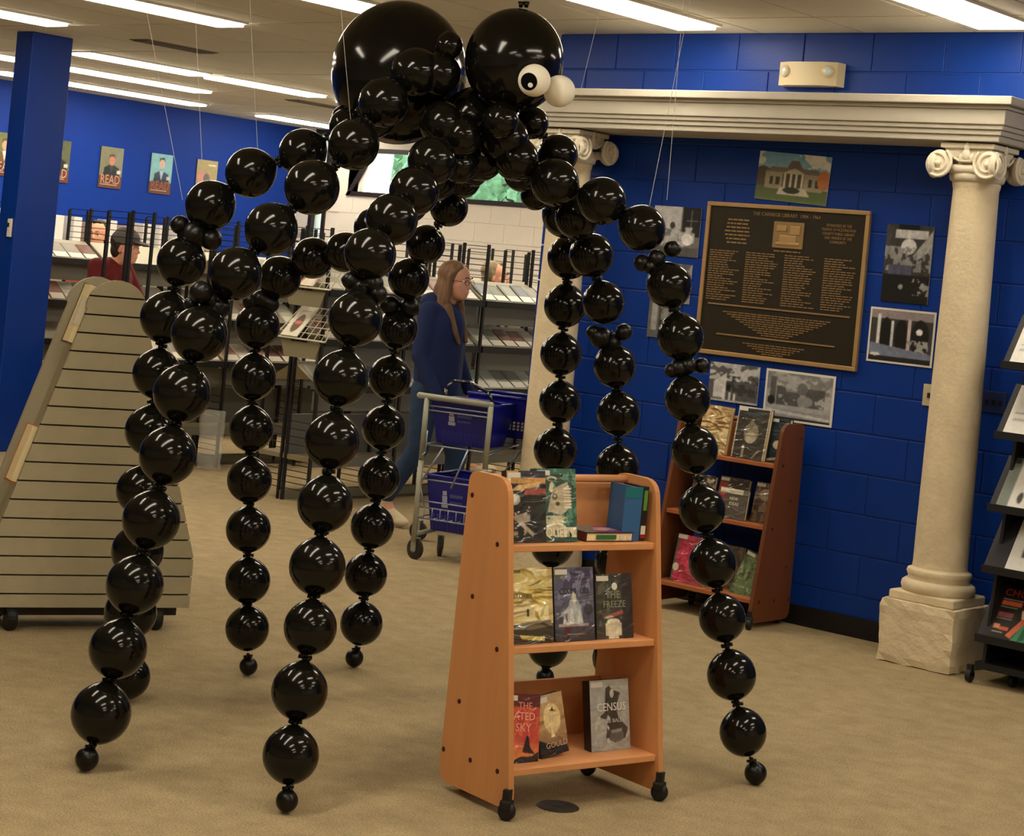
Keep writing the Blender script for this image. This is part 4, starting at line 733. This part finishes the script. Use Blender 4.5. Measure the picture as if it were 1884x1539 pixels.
cartbook(C1, .028, .165, .812, .18, .155, .222, .025, raster(56, 80, (44, 42, 36), [('r', 0, .82, 1, 1, (200, 150, 88)), ('r', .3, .9, 1, 1, (60, 56, 66)), ('p', [(.1, .72), (.3, .8), (.9, .84), (.8, .78), (.4, .72)], (214, 178, 120)), ('r', .45, .66, 1, .75, (156, 80, 70)), ('e', .2, .6, .14, .08, (176, 178, 160)), ('n', .1, .1, .6, .5, 9, .6, (168, 150, 130)), ('p', [(.15, .36), (.5, .42), (.6, .3), (.3, .25)], (170, 155, 140)), ('p', [(.25, .28), (.65, .08), (.7, .12), (.35, .3)], (176, 166, 150)), ('r', 0, .8, .1, .9, (226, 220, 200))], .35, 12, .08), 'dark book with an orange top band at the left end of the top shelf', (40, 40, 38), grp=g1, circle=(.03, .135))
cartbook(C1, .150, .165, .812, .2, .160, .23, .03, raster(70, 100, (62, 110, 92), [('g', 1.2, -.5, (40, 62, 50)), ('r', 0, .66, 1, .92, (58, 80, 62)), ('n', 0, 0, 1, 1, 7, .62, (92, 140, 116)), ('p', [(.26, .42), (.34, .6), (.42, .72), (.62, .78), (.78, .82), (.84, .7), (.86, .5), (.74, .42), (.6, .36)], (190, 178, 150)), ('e', .45, .62, .07, .045, (96, 84, 64)), ('e', .45, .62, .035, .022, (190, 176, 140)), ('e', .52, .52, .05, .03, (70, 76, 54))] +
    [('r', .68, .46 + k * .042, .88, .482 + k * .042, (226, 214, 186)) for k in range(7)] + [('e', .38, .86, .13, .035, (180, 172, 146)), ('e', .38, .85, .09, .02, (62, 80, 62)), ('p', [(.3, .7), (.36, .68), (.44, .76), (.4, .82), (.34, .8)], (214, 204, 180)), ('p', [(.1, .36), (.7, .36), (.4, .31)], (200, 196, 168)),
     ('n', .15, .08, .75, .34, 8, .42, (206, 196, 164)), ('e', .5, .24, .16, .08, (214, 204, 170)), ('e', .3, .27, .1, .04, (190, 190, 162)), ('n', .5, .06, .98, .2, 10, .45, (226, 218, 190))], .12, 10, .05), 'green book with a skull and horn and large pale letters on the top shelf', (36, 70, 58), grp=g1, texts=(('QUEEN', .042, (232, 224, 196), .088, .028, .85),))
B_ = cartbook(C1, .345, .17, .842, 0, .19, .13, .03, raster(40, 30, (120, 60, 120), [('e', .6, .5, .3, .26, (236, 180, 196)), ('p', [(0, 0), (.2, 0), (.6, 1), (.3, 1), (0, .6)], (60, 130, 140)), ('p', [(.85, 0), (1, 0), (1, 1), (.8, 1)], (50, 70, 130)), ('e', .62, .5, .14, .12, (255, 226, 226))], .25, 8), 'paperback lying flat with pink and teal cover on the top shelf', (70, 26, 28), grp=g1, tag_=False)
B_.matrix_basis = C1 @ TR(.345, .165, .841, rz=-.06) @ Matrix.Rotation(-PI / 2, 4, 'X')
for x0, x1, cc in ((.04, .12, (44, 110, 60)), (.135, .15, (220, 214, 200)), (.165, .182, (226, 220, 206))): MB().box(x0, x1, .008, .022, -.002, .0).build('spine_print', mat('spine print %s' % (cc,), cc, .5), B_)
B5 = empty('book', C1 @ TR(.538, .17, .811, rz=-.06)); tag(B5, 'blue and teal book standing open on the top shelf beside its right panel', 'book', g1)
MB().box(0, .012, 0, .13, 0, .175).box(.012, .04, .0, .004, 0, .175).build('cover', mat('teal blue cover', (30, 86, 132), .35, coat=.5), B5); 
MB().cbox(-.04, .032, -.004, 0, 0, .175, .001).build('front_board', mat('steel blue board', (52, 100, 150), .35, coat=.5), B5); MB().box(-.04, .03, -.0055, -.004, .14, .175).build('top_band', mat('teal band', (26, 112, 120), .4), B5)
MB().cbox(.031, .055, -.006, .1, 0, .178, .002).build('spine', mat('black spine', (24, 24, 28), .3, coat=.5), B5)
MB().box(.036, .050, -.0075, -.006, .1, .165).build('spine_lettering', mat('green letters', (90, 140, 50), .5), B5); MB().box(.034, .052, -.0075, -.006, .02, .05).build('spine_label', mat('white label'), B5); MB().box(.034, .052, -.008, -.007, .01, .022).build('spine_mark', mat('red mark', (150, 30, 34), .5), B5)
cartbook(C1, .03, .115, .506, .2, .18, .232, .03, raster(70, 90, (214, 196, 120), [('n', 0, .3, 1, 1, 5, .58, (230, 200, 96)), ('r', 0, 0, 1, .26, (60, 54, 42)), ('p', [(.1, .2), (.3, .28), (.95, .3), (.95, .22), (.5, .18)], (120, 112, 90)), ('n', 0, .3, 1, 1, 3, .55, (240, 226, 170)), ('p', [(.25, .12), (.8, .08), (.8, .03), (.3, .06)], (216, 200, 110)), ('r', .9, .3, 1, 1, (206, 182, 118)), ('r', .02, .93, .3, .98, (120, 104, 78)), ('r', .42, .36, .47, .46, (60, 54, 30))], .12, 7, .04), 'yellow book with pale painted glare in crinkled plastic at the left of the middle shelf', (200, 180, 110), m=PR_CRUMPLE, grp=g1, texts=(('STORIES', .02, (110, 100, 70), .06, .145, 1.),), tag_=False)  # pale patches paint the plastic's glare onto the yellow cover
cartbook(C1, .217, .115, .506, .2, .162, .23, .035, raster(70, 96, (96, 94, 116), [('g', .5, 0., (58, 50, 48)), ('p', [(.2, .7), (.3, .9), (.6, 1), (.95, .98), (.9, .7)], (74, 62, 90)), ('n', 0, .3, 1, .95, 8, .6, (126, 128, 150)), ('p', [(.3, .22), (.36, .5), (.44, .62), (.48, .7), (.52, .62), (.66, .48), (.72, .22)], (176, 180, 184)), ('p', [(.08, .32), (.4, .5), (.4, .4)], (190, 190, 188)), ('p', [(.2, .22), (.24, .38), (.32, .22)], (205, 204, 192)), ('p', [(.36, .22), (.42, .5), (.5, .22)], (212, 210, 200)), ('p', [(.56, .22), (.62, .44), (.72, .22)], (212, 210, 200)), ('e', .5, .58, .05, .08, (226, 222, 206)),
    ('r', .1, .2, .85, .24, (170, 150, 150)), ('n', .2, .08, .8, .2, 10, .5, (96, 50, 50)), ('r', .3, .09, .75, .1, (150, 150, 140)), ('r', 0, .85, .25, .98, (104, 104, 84)), ('e', .85, .42, .12, .08, (60, 56, 60))], .3, 14, .06), 'grey-purple book with a rising pale tower in the centre of the middle shelf', (40, 40, 44), grp=g1, texts=(('CIXIN  LIU', .026, (60, 56, 60), .08, .155, 1.),))
cartbook(C1, .392, .12, .506, .2, .155, .205, .03, raster(60, 80, (62, 58, 46), [('r', .72, 0, 1, 1, (48, 42, 38)), ('n', 0, .2, .7, .9, 9, .62, (92, 92, 74)), ('p', [(.2, .32), (.3, .36), (.72, .44), (.74, .38), (.5, .34)], (170, 92, 82)), ('p', [(.22, .33), (.36, .36), (.5, .34), (.3, .31)], (206, 180, 160)), ('r', .32, 0, .60, .26, (220, 210, 178)), ('r', .24, .05, .32, .24, (214, 204, 172)), ('r', .60, .05, .68, .24, (214, 204, 172)), ('e', .46, .26, .18, .05, (226, 216, 184)), ('r', .36, .22, .58, .225, (170, 160, 130))], .25, 9, .06), 'dark book with a white headless suit figure at the right of the middle shelf', (40, 36, 32), grp=g1, circle=(.08, .165), texts=(('THE', .034, (150, 150, 128), .07, .138, 1.), ('FREEZE', .03, (150, 150, 128), .076, .108, 1.)))
cartbook(C1, .022, .085, .146, .22, .145, .215, .03, raster(56, 84, (196, 72, 54), [('r', 0, .82, 1, 1, (96, 30, 26)), ('n', 0, .2, 1, .8, 6, .55, (224, 96, 72)), ('g', .35, -.1, (250, 176, 84)), ('p', [(.55, .18), (.6, .3), (.66, .42), (.72, .4), (.76, .26), (.9, .16)], (40, 22, 18)), ('p', [(0, 0), (1, 0), (1, .2), (.8, .13), (.5, .12), (.25, .04), (0, .12)], (30, 18, 18))], .15, 7), 'red book titled the fated sky leaning on the bottom shelf', (36, 18, 18), roll=.10, grp=g1, texts=(('THE', .03, (230, 150, 130), .085, .178, 1.), ('FATED', .034, (244, 176, 150), .075, .146, 1.), ('SKY', .036, (240, 170, 145), .08, .112, 1.)))
cartbook(C1, .192, .10, .146, .2, .118, .188, .03, raster(50, 80, (190, 152, 104), [('g', .62, 1.3, (200, 176, 130)), ('r', 0, .54, 1, .6, (160, 120, 74)), ('e', .55, .6, .3, .25, (232, 206, 150)), ('g', .5, .0, (84, 44, 26)), ('p', [(.48, .73), (.72, .7), (.62, .74), (.6, .8), (.56, .75)], (40, 28, 20)), ('p', [(0, 0), (1, 0), (.95, .12), (.5, .16), (.2, .24), (0, .3)], (22, 16, 16)), ('p', [(.45, .3), (.52, .64), (.58, .3)], (236, 214, 170))], .2, 8), 'tan book with a small black bird leaning on the bottom shelf', (44, 26, 22), yaw=.04, roll=-.13, grp=g1, texts=(('GOULD', .026, (206, 170, 150), .07, .032, 1.),))
cartbook(C1, .41, .115, .146, .2, .165, .222, .035, raster(60, 84, (158, 158, 152), [('g', -.4, 1., (172, 172, 166)), ('p', [(.4, .88), (.5, .92), (.58, .84), (.66, .84), (.78, .8), (.66, .6), (.72, .45), (.95, .3), (.88, .16), (.62, .1), (.38, .18), (.44, .42), (.22, .48), (.36, .54)], (60, 58, 50)), ('e', .66, .2, .18, .09, (92, 92, 86)), ('p', [(.5, .28), (.8, .3), (.78, .25), (.55, .24)], (140, 140, 134)), ('e', .56, .8, .05, .06, (190, 186, 170)), ('n', .1, .1, .5, .5, 9, .7, (196, 194, 184))], .2, 8), 'grey book titled census standing at the right of the bottom shelf', (30, 28, 28), grp=g1, texts=(('CENSUS', .036, (228, 226, 218), .088, .135, .95), ('JESSE BALL', .017, (200, 198, 190), .088, .092, 1.1)))
_r = ray(1026, 1485); fp_ = Vector((0, 0, EYE)) + _r * (-EYE / _r.z)
fb = autosmooth(MB().lathe([(.001, .004), (.055, .004), (.065, .002), (.068, .0)], 32).build('floor_outlet', mat('dark floor plate', (44, 36, 24), .6), None, False, TR(fp_.x, fp_.y, .001))); tag(fb, 'dark round floor outlet cover under the front book cart', 'floor outlet')
MB().lathe([(.001, .006), (.018, .0055), (.022, .004)], 20).build('plug_cap', mat('plug cap', (30, 25, 18), .5), fb)
# books on the rear cart
g2 = 'books on the rear wooden cart'
cartbook(C2, .12, .16, .812, .15, .17, .245, .03, raster(40, 56, (176, 142, 92), [('n', 0, .2, 1, .9, 5, .55, (206, 176, 120)), ('n', 0, 0, 1, .6, 3, .5, (206, 182, 130))], .2, 7), 'tan plastic-wrapped book on the top shelf of the rear cart', (170, 130, 80), m=PR_CRUMPLE, grp=g2, tag_=False)
cartbook(C2, .335, .15, .812, .16, .19, .262, .03, raster(44, 62, (56, 52, 44), [('r', 0, 0, .03, 1, (188, 181, 164)), ('r', .97, 0, 1, 1, (188, 181, 164)), ('r', 0, .975, 1, 1, (216, 212, 200)), ('e', .5, .5, .22, .2, (140, 132, 112)), ('e', .5, .42, .16, .12, (176, 168, 146)), ('e', .48, .66, .07, .1, (120, 112, 94)), ('r', .3, .02, .36, .26, (150, 140, 120)), ('p', [(.6, .02), (.8, .2), (.84, .18), (.66, .02)], (140, 130, 112)), ('r', .2, .85, .8, .9, (50, 74, 92))], .25, 9), 'black book with white edges and a pale portrait on the rear cart top shelf', (40, 38, 36), grp=g2)
cartbook(C2, .50, .19, .812, .16, .12, .225, .03, raster(30, 50, (26, 46, 58), [('e', .6, .4, .25, .1, (210, 206, 186)), ('p', [(0, .05), (.9, .15), (.9, .1), (0, 0)], (190, 190, 170)), ('r', 0, .7, 1, .72, (50, 84, 96)), ('r', 0, .6, 1, .62, (50, 84, 96))], .2, 7), 'dark teal book at the right end of the rear cart top shelf', (20, 36, 46), grp=g2)
cartbook(C2, .10, .16, .507, .2, .13, .19, .03, raster(26, 40, (110, 96, 76), [('n', 0, 0, 1, 1, 6, .5, (60, 52, 44)), ('n', 0, 0, 1, 1, 7, .65, (190, 180, 160))], .2, 7), 'brown mottled book on the middle shelf of the rear cart, left end', (60, 50, 40), grp=g2)
cartbook(C2, .255, .17, .507, .2, .17, .2, .03, raster(36, 44, (96, 78, 56), [('r', 0, .3, .3, .85, (150, 60, 46)), ('n', .3, .3, 1, 1, 6, .5, (70, 60, 46)), ('r', .3, .5, .6, .58, (200, 186, 150))], .2, 7), 'red and brown book standing behind another on the rear cart middle shelf', (70, 40, 30), grp=g2)
cartbook(C2, .31, .11, .507, .15, .165, .15, .02, raster(44, 40, (84, 78, 70), [('r', 0, .84, 1, 1, (214, 208, 190)), ('r', .82, .84, 1, 1, (110, 110, 96)), ('r', 0, .3, .2, .84, (150, 50, 46))], .1, 6), 'grey and red booklet with white top band on the rear cart middle shelf', (70, 64, 58), grp=g2, tag_=False, texts=(('NEW', .022, (222, 216, 200), .085, .1, 1.), ('IDEAS', .022, (222, 216, 200), .09, .075, 1.)))
cartbook(C2, .47, .17, .507, .2, .13, .2, .03, raster(26, 40, (130, 112, 90), [('n', 0, 0, 1, 1, 6, .5, (80, 64, 52)), ('e', .5, .7, .3, .15, (170, 150, 124))], .2, 7), 'brown patterned book at the right of the rear cart middle shelf', (80, 64, 50), grp=g2)
cartbook(C2, .085, .08, .147, .2, .2, .24, .025, raster(44, 54, (206, 62, 92), [('r', .5, 0, 1, 1, (160, 60, 70)), ('n', 0, 0, 1, .9, 7, .55, (168, 44, 70)), ('r', 0, 0, .06, 1, (92, 90, 84)), ('e', .1, .3, .09, .08, (232, 226, 206)), ('r', 0, .92, .3, 1, (214, 190, 180))], .15, 7), 'pink-red book on the bottom shelf of the rear cart', (120, 60, 70), grp=g2)
cartbook(C2, .0 + .022, .2, .147, .1, .08, .17, .03, raster(16, 30, (206, 196, 178), [('r', 0, .35, 1, .6, (70, 56, 44)), ('r', 0, .75, 1, .8, (120, 110, 96))], .1, 5), 'white and brown book at the left end of the rear cart bottom shelf', (190, 180, 160), grp=g2, tag_=False)
cartbook(C2, .26, .22, .147, .1, .15, .21, .03, raster(24, 34, (90, 84, 74), [('n', 0, 0, 1, 1, 6, .5, (130, 118, 100))], .2, 6), 'grey book standing at the back of the rear cart bottom shelf', (70, 66, 60), grp=g2)
cartbook(C2, .43, .1, .147, .2, .13, .235, .03, raster(30, 50, (70, 92, 60), [('n', 0, 0, 1, 1, 6, .5, (104, 126, 84)), ('n', .0, .2, 1, .8, 8, .6, (150, 158, 120))], .2, 7), 'green book leaning right on the bottom shelf of the rear cart', (50, 70, 44), roll=.28, grp=g2)

# ================================================================ the balloon spider
ballm = mat('black latex balloon', (16, 15, 11), .16, spec=.36); smallm = mat('dull black latex', (15, 14, 11), .32, spec=.36)
nb = ballm.node_tree; lw = nb.nodes.new('ShaderNodeTexNoise'); lw.inputs['Scale'].default_value = 2.5; rr_ = nb.nodes.new('ShaderNodeMapRange'); rr_.inputs[3].default_value = .07; rr_.inputs[4].default_value = .17
tcb = nb.nodes.new('ShaderNodeTexCoord'); nb.links.new(tcb.outputs['Object'], lw.inputs[0]); nb.links.new(lw.outputs[0], rr_.inputs[0]); nb.links.new(rr_.outputs[0], nb.nodes['Principled BSDF'].inputs['Roughness'])
def bprof(neck=.10, N=22):
    P = [(.001, -1.)]
    for k in range(1, N):
        t = PI * k / N; r = math.sin(t); z = -math.cos(t)
        if z > .55: r = r * (1 - .10 * ((z - .55) / .45) ** 2); z = z + .07 * ((z - .55) / .45) ** 2
        if z < -.75: z -= .03 * ((-z - .75) / .25) ** 2
        P.append((r, z))
    return P + [(neck, 1.085), (neck * .8, 1.11), (.001, 1.11)]
bm_mesh = MB().lathe(bprof(), 40).mesh('balloon', ballm, True); bm_small = MB().lathe(bprof(.2), 24).mesh('small_balloon', smallm, True)
kn = MB()
for k in range(5): a = k * 1.26; kn.tube((0, 0, 0), (.24 * math.cos(a), .24 * math.sin(a), .02 + .07 * (k % 3 - 1)), .06, .075, n=7)
kn.lathe([(.05, -.16), (.11, -.1), (.075, 0), (.11, .1), (.05, .16)], 12)
kn_mesh = kn.mesh('knot', smallm, True)
SP = empty('balloon_spider', TR(-4.6, 5.0, 0)); tag(SP, 'giant black balloon spider with white googly eyes standing over the carpet', 'balloon sculpture')
O_ = Vector((-4.6, 5.0, 0))
def ball(par, x, y, r, d, axis=None, mesh=None, squash=1., name=None):
    c = at_depth(x, y, d); R = r * d / F_PX * .985; q = Vector((0, 0, 1)) if axis is None else axis.normalized()
    rot = Vector((0, 0, 1)).rotation_difference(q).to_matrix().to_4x4()
    spin = Matrix.Rotation(random.uniform(0, 6.28), 4, 'Z')
    T = Matrix.Translation(c - O_) @ rot @ spin @ Matrix.Diagonal((R, R, R * squash, 1))
    return inst(mesh or bm_mesh, name or 'balloon', par, T), c, R
def leg(foot, chain, dep, smalls=(), fr=20):
    """chain runs from the lowest full balloon up to the body; dep = depths at (foot, knee, body) with the knee index"""
    L = empty('leg'); L.parent = SP
    d0, dk, db, ki = dep; n = len(chain); pos = []
    for i, (x, y, r) in enumerate(chain):
        d = d0 + (dk - d0) * min(1, (i + 1) / (ki + 1)) if i <= ki else dk + (db - dk) * (i - ki) / max(1, n - 1 - ki); pos.append(d)
    P3 = [at_depth(c[0], c[1], d) for c, d in zip(chain, pos)]
    if foot: fx, fy = foot; fp = at_depth(fx, fy, d0); ball(L, fx, fy, fr, d0, P3[0] - fp, bm_small, name='foot_balloon')
    prev = fp if foot else None
    for i, (x, y, r) in enumerate(chain):
        nx = P3[i + 1] if i + 1 < n else P3[i] + (P3[i] - P3[i - 1]); ax = nx - P3[i]
        R_ = r * pos[i] / F_PX; gap = ax.length
        sq = 1.; ball(L, x, y, r, pos[i], ax, squash=sq)
        if i + 1 < n:
            rn = chain[i + 1][2] * pos[i + 1] / F_PX; kp = P3[i] + ax.normalized() * (R_ * 1.03 + max(0, (gap - R_ - rn)) * .5)
            inst(kn_mesh, 'knot', L, Matrix.Translation(kp - O_) @ Vector((0, 0, 1)).rotation_difference(ax.normalized()).to_matrix().to_4x4() @ Matrix.Rotation(random.uniform(0, 6), 4, 'Z') @ Matrix.Scale(R_ * 1.0, 4))
    if foot:
        ax = P3[0] - fp; kp = fp + ax.normalized() * (fr * d0 / F_PX * 1.1); inst(kn_mesh, 'knot', L, Matrix.Translation(kp - O_) @ Matrix.Scale(.07, 4))
    for (x, y, r, i) in smalls: ball(L, x, y, r, pos[i], Vector((random.uniform(-1, 1), random.uniform(-1, 1), random.uniform(-.3, .3))), bm_small, name='small_balloon')
    return L, P3
A_, pA = leg((160, 1397), [(186, 1313, 56), (217, 1195, 54), (248, 1077, 54), (278, 957, 54), (309, 839, 54), (335, 724, 54), (367, 615, 53), (433, 504, 50), (499, 422, 50), (574, 345, 52), (651, 266, 48), (706, 188, 47), (764, 132, 46)], (5.89, 6.25, 6.6, 7), [(370, 538, 22, 6), (404, 566, 21, 7), (388, 552, 22, 7), (352, 560, 14, 7)], 22)
B2_, pB = leg((222, 1306), [(236, 1246, 41), (240, 1128, 49), (253, 1015, 49), (258, 903, 45), (275, 793, 46), (289, 688, 46), (305, 585, 48), (334, 482, 46), (387, 378, 47), (461, 318, 47), (557, 281, 45), (638, 232, 33), (690, 215, 40)], (6.83, 6.75, 6.8, 7), [(331, 414, 18, 7), (358, 432, 26, 7), (389, 441, 20, 7), (345, 430, 20, 8)], 17)
C_, pC = leg((457, 1226), [(455, 1157, 41), (456, 1069, 42), (457, 975, 42), (459, 884, 42), (462, 790, 42), (466, 694, 43), (474, 600, 42), (514, 511, 41), (575, 475, 39), (634, 464, 38), (690, 420, 40), (750, 372, 40), (800, 330, 42)], (7.4, 7.3, 7.0, 7), [(482, 552, 19, 7), (464, 556, 18, 6), (497, 560, 17, 7)], 17)
D_, pD = leg((528, 1474), [(535, 1390, 53), (551, 1272, 53), (571, 1155, 50), (584, 1043, 53), (598, 928, 52), (611, 812, 52), (627, 697, 52), (654, 588, 51), (681, 468, 49), (721, 404, 49), (762, 352, 47), (795, 296, 46), (812, 227, 42)], (5.66, 6.0, 6.6, 8), [(647, 517, 18, 8), (685, 522, 21, 8), (694, 541, 19, 8), (664, 530, 20, 8)], 21)
E_, pE = leg((652, 1211), [(665, 1148, 40), (673, 1058, 40), (685, 969, 41), (697, 880, 40), (706, 788, 41), (717, 695, 40), (732, 605, 38), (752, 513, 39), (783, 450, 37), (826, 382, 36), (850, 330, 36), (852, 285, 36)], (7.73, 7.5, 7.05, 7), [(717, 562, 18, 7), (754, 566, 18, 7), (736, 572, 18, 6)], 17)
F_, pF = leg((1003, 1246), [(1008, 1190, 39), (1010, 1097, 41), (1016, 1003, 41), (1020, 915, 41), (1022, 829, 41), (1030, 740, 39), (1032, 652, 39), (1040, 563, 40), (1047, 474, 41), (1040, 395, 44), (985, 360, 28), (960, 320, 34)], (7.73, 7.5, 7.0, 8), [], 17)
G_, pG = leg((1128, 1290), [(1130, 1212, 41), (1132, 1122, 41), (1134, 1035, 41), (1136, 947, 41), (1136, 860, 41), (1138, 762, 41), (1131, 674, 40), (1110, 557, 40), (1088, 470, 42), (1062, 400, 42), (1026, 284, 38), (979, 226, 31)], (7.3, 7.15, 6.8, 8), [(1106, 622, 21, 7), (1148, 611, 16, 7), (1092, 612, 14, 7), (1126, 630, 18, 6)], 17)
H_, pH = leg((1390, 1423), [(1367, 1348, 44), (1346, 1243, 46), (1329, 1138, 44), (1311, 1037, 45), (1292, 937, 44), (1278, 828, 44), (1265, 735, 43), (1252, 620, 44), (1231, 525, 43), (1181, 420, 44), (1108, 370, 45), (1021, 336, 45), (950, 293, 42)], (6.5, 6.65, 6.7, 9), [(1248, 678, 17, 6), (1265, 673, 17, 6), (1291, 673, 15, 7), (1236, 682, 14, 6), (1181, 484, 16, 8), (1208, 476, 17, 8), (1237, 458, 16, 9), (1195, 490, 14, 8)], 21)
# abdomen, head, neck and the small balloons of the body
def big(name, x, y, rx, d, sq, ax, mesh_):
    c = at_depth(x, y, d); R = rx * d / F_PX; rot = Vector((0, 0, 1)).rotation_difference(Vector(ax).normalized()).to_matrix().to_4x4()
    return inst(mesh_, name, SP, Matrix.Translation(c - O_) @ rot @ Matrix.Diagonal((R, R, R * sq, 1)))
ab_mesh = MB().lathe([(.001, -1.)] + [(math.sin(PI * k / 44), -math.cos(PI * k / 44)) for k in range(1, 44)] + [(.001, 1.)], 72).mesh('large_balloon', ballm, True)
big('abdomen', 735, 134, 125, 6.95, 1.06, (-.05, .1, 1), ab_mesh)
big('head', 946, 112, 91, 6.65, 1.06, (.08, 0, 1), ab_mesh)
for x, y, r, d in ((809, 135, 40, 6.62), (826, 84, 26, 6.6), (865, 215, 52, 6.75), (922, 222, 34, 6.55), (885, 290, 44, 6.8), (930, 255, 45, 6.7), (848, 250, 40, 6.6), (845, 305, 33, 6.65), (872, 318, 26, 6.9), (630, 215, 20, 6.9)): ball(SP, x, y, r, d)
mbk = MB(); 
for x in (958, 968): p = at_depth(x, 14, 6.65) - O_; mbk.tube(p, p + Vector((0, 0, .02)), .006, .012, n=8)
mbk.build('head_knot', smallm, SP, True)
eyem = mat('white latex', (252, 246, 226), .5, spec=.3); en_ = eyem.node_tree; et = en_.nodes.new('ShaderNodeBsdfTranslucent'); et.inputs[0].default_value = (1, .98, .92, 1); em_ = en_.nodes.new('ShaderNodeMixShader'); em_.inputs[0].default_value = .06; en_.links.new(en_.nodes['Principled BSDF'].outputs[0], em_.inputs[1]); en_.links.new(et.outputs[0], em_.inputs[2]); en_.links.new(em_.outputs[0], en_.nodes['Material Output'].inputs[0])
for x, y, r, d in ((983, 148, 30.5, 6.42), (1029, 168, 30, 6.50)):
    o, c, R = ball(SP, x, y, r, d, None, MB().lathe([(.001, -1.)] + [(math.sin(PI * k / 24), -math.cos(PI * k / 24)) for k in range(1, 24)] + [(.001, 1.)], 36).mesh('eye', eyem, True), name='eye')
    if x < 1000:
        look = ((Vector((0, 0, EYE)) - c).normalized() + rt * -.40 + Vector((0, 0, -.09))).normalized(); rot = Vector((0, -1, 0)).rotation_difference(look).to_matrix().to_4x4()
        inv = o.matrix_basis.inverted() @ Matrix.Translation(-O_) @ Matrix.Translation(c) @ rot
        def cap(name, k, half, m_, T):   # thin spherical cap of angular half width
            pr = [(.001, -R * k)] + [(R * k * math.sin(half * i / 8), -R * k * math.cos(half * i / 8)) for i in range(1, 9)] + [(R * .97 * math.sin(half), -R * .97 * math.cos(half))]
            MB().lathe(pr, 32, ax='y').build(name, m_, o, True, T)
        cap('pupil', 1.02, .56, mat('black felt pupil', (8, 8, 8), .9, spec=.1), inv)
        cap('pupil_glint', 1.045, .15, mat('painted white glint', (250, 248, 240), .8, spec=.1), inv @ Matrix.Rotation(.14, 4, 'Z') @ Matrix.Rotation(.2, 4, 'X'))  # highlight painted as a small white cap on the pupil
# fishing lines up to the ceiling
lm = mat('clear fishing line', (214, 214, 206), .3, spec=.8)
for (x0, y0, x1, y1, d) in ((336, 368, 268, 12, 6.8), (378, 440, 357, -30, 6.8), (474, 275, 458, -30, 6.8), (652, 300, 624, -20, 6.6), (1068, 168, 1094, 60, 7.2), (1195, 378, 1272, -10, 6.7), (1227, 368, 1245, 150, 6.7)):
    a = at_depth(x0, y0, d); b = at_depth(x1, y1, d); t = (CEIL - a.z) / (b.z - a.z); b = a + (b - a) * t
    MB().tube(a - O_, b - O_, .0008, n=5).build('hanging_line', lm, SP)

# lettering curves become plain meshes
bpy.context.view_layer.update(); dg = bpy.context.evaluated_depsgraph_get()
for o in TEXTS:
    me = bpy.data.meshes.new_from_object(o.evaluated_get(dg)); n = bpy.data.objects.new(o.name.split('.')[0], me); COL.objects.link(n)
    n.parent = o.parent; n.matrix_basis = o.matrix_basis.copy()
for o in TEXTS: bpy.data.objects.remove(o)
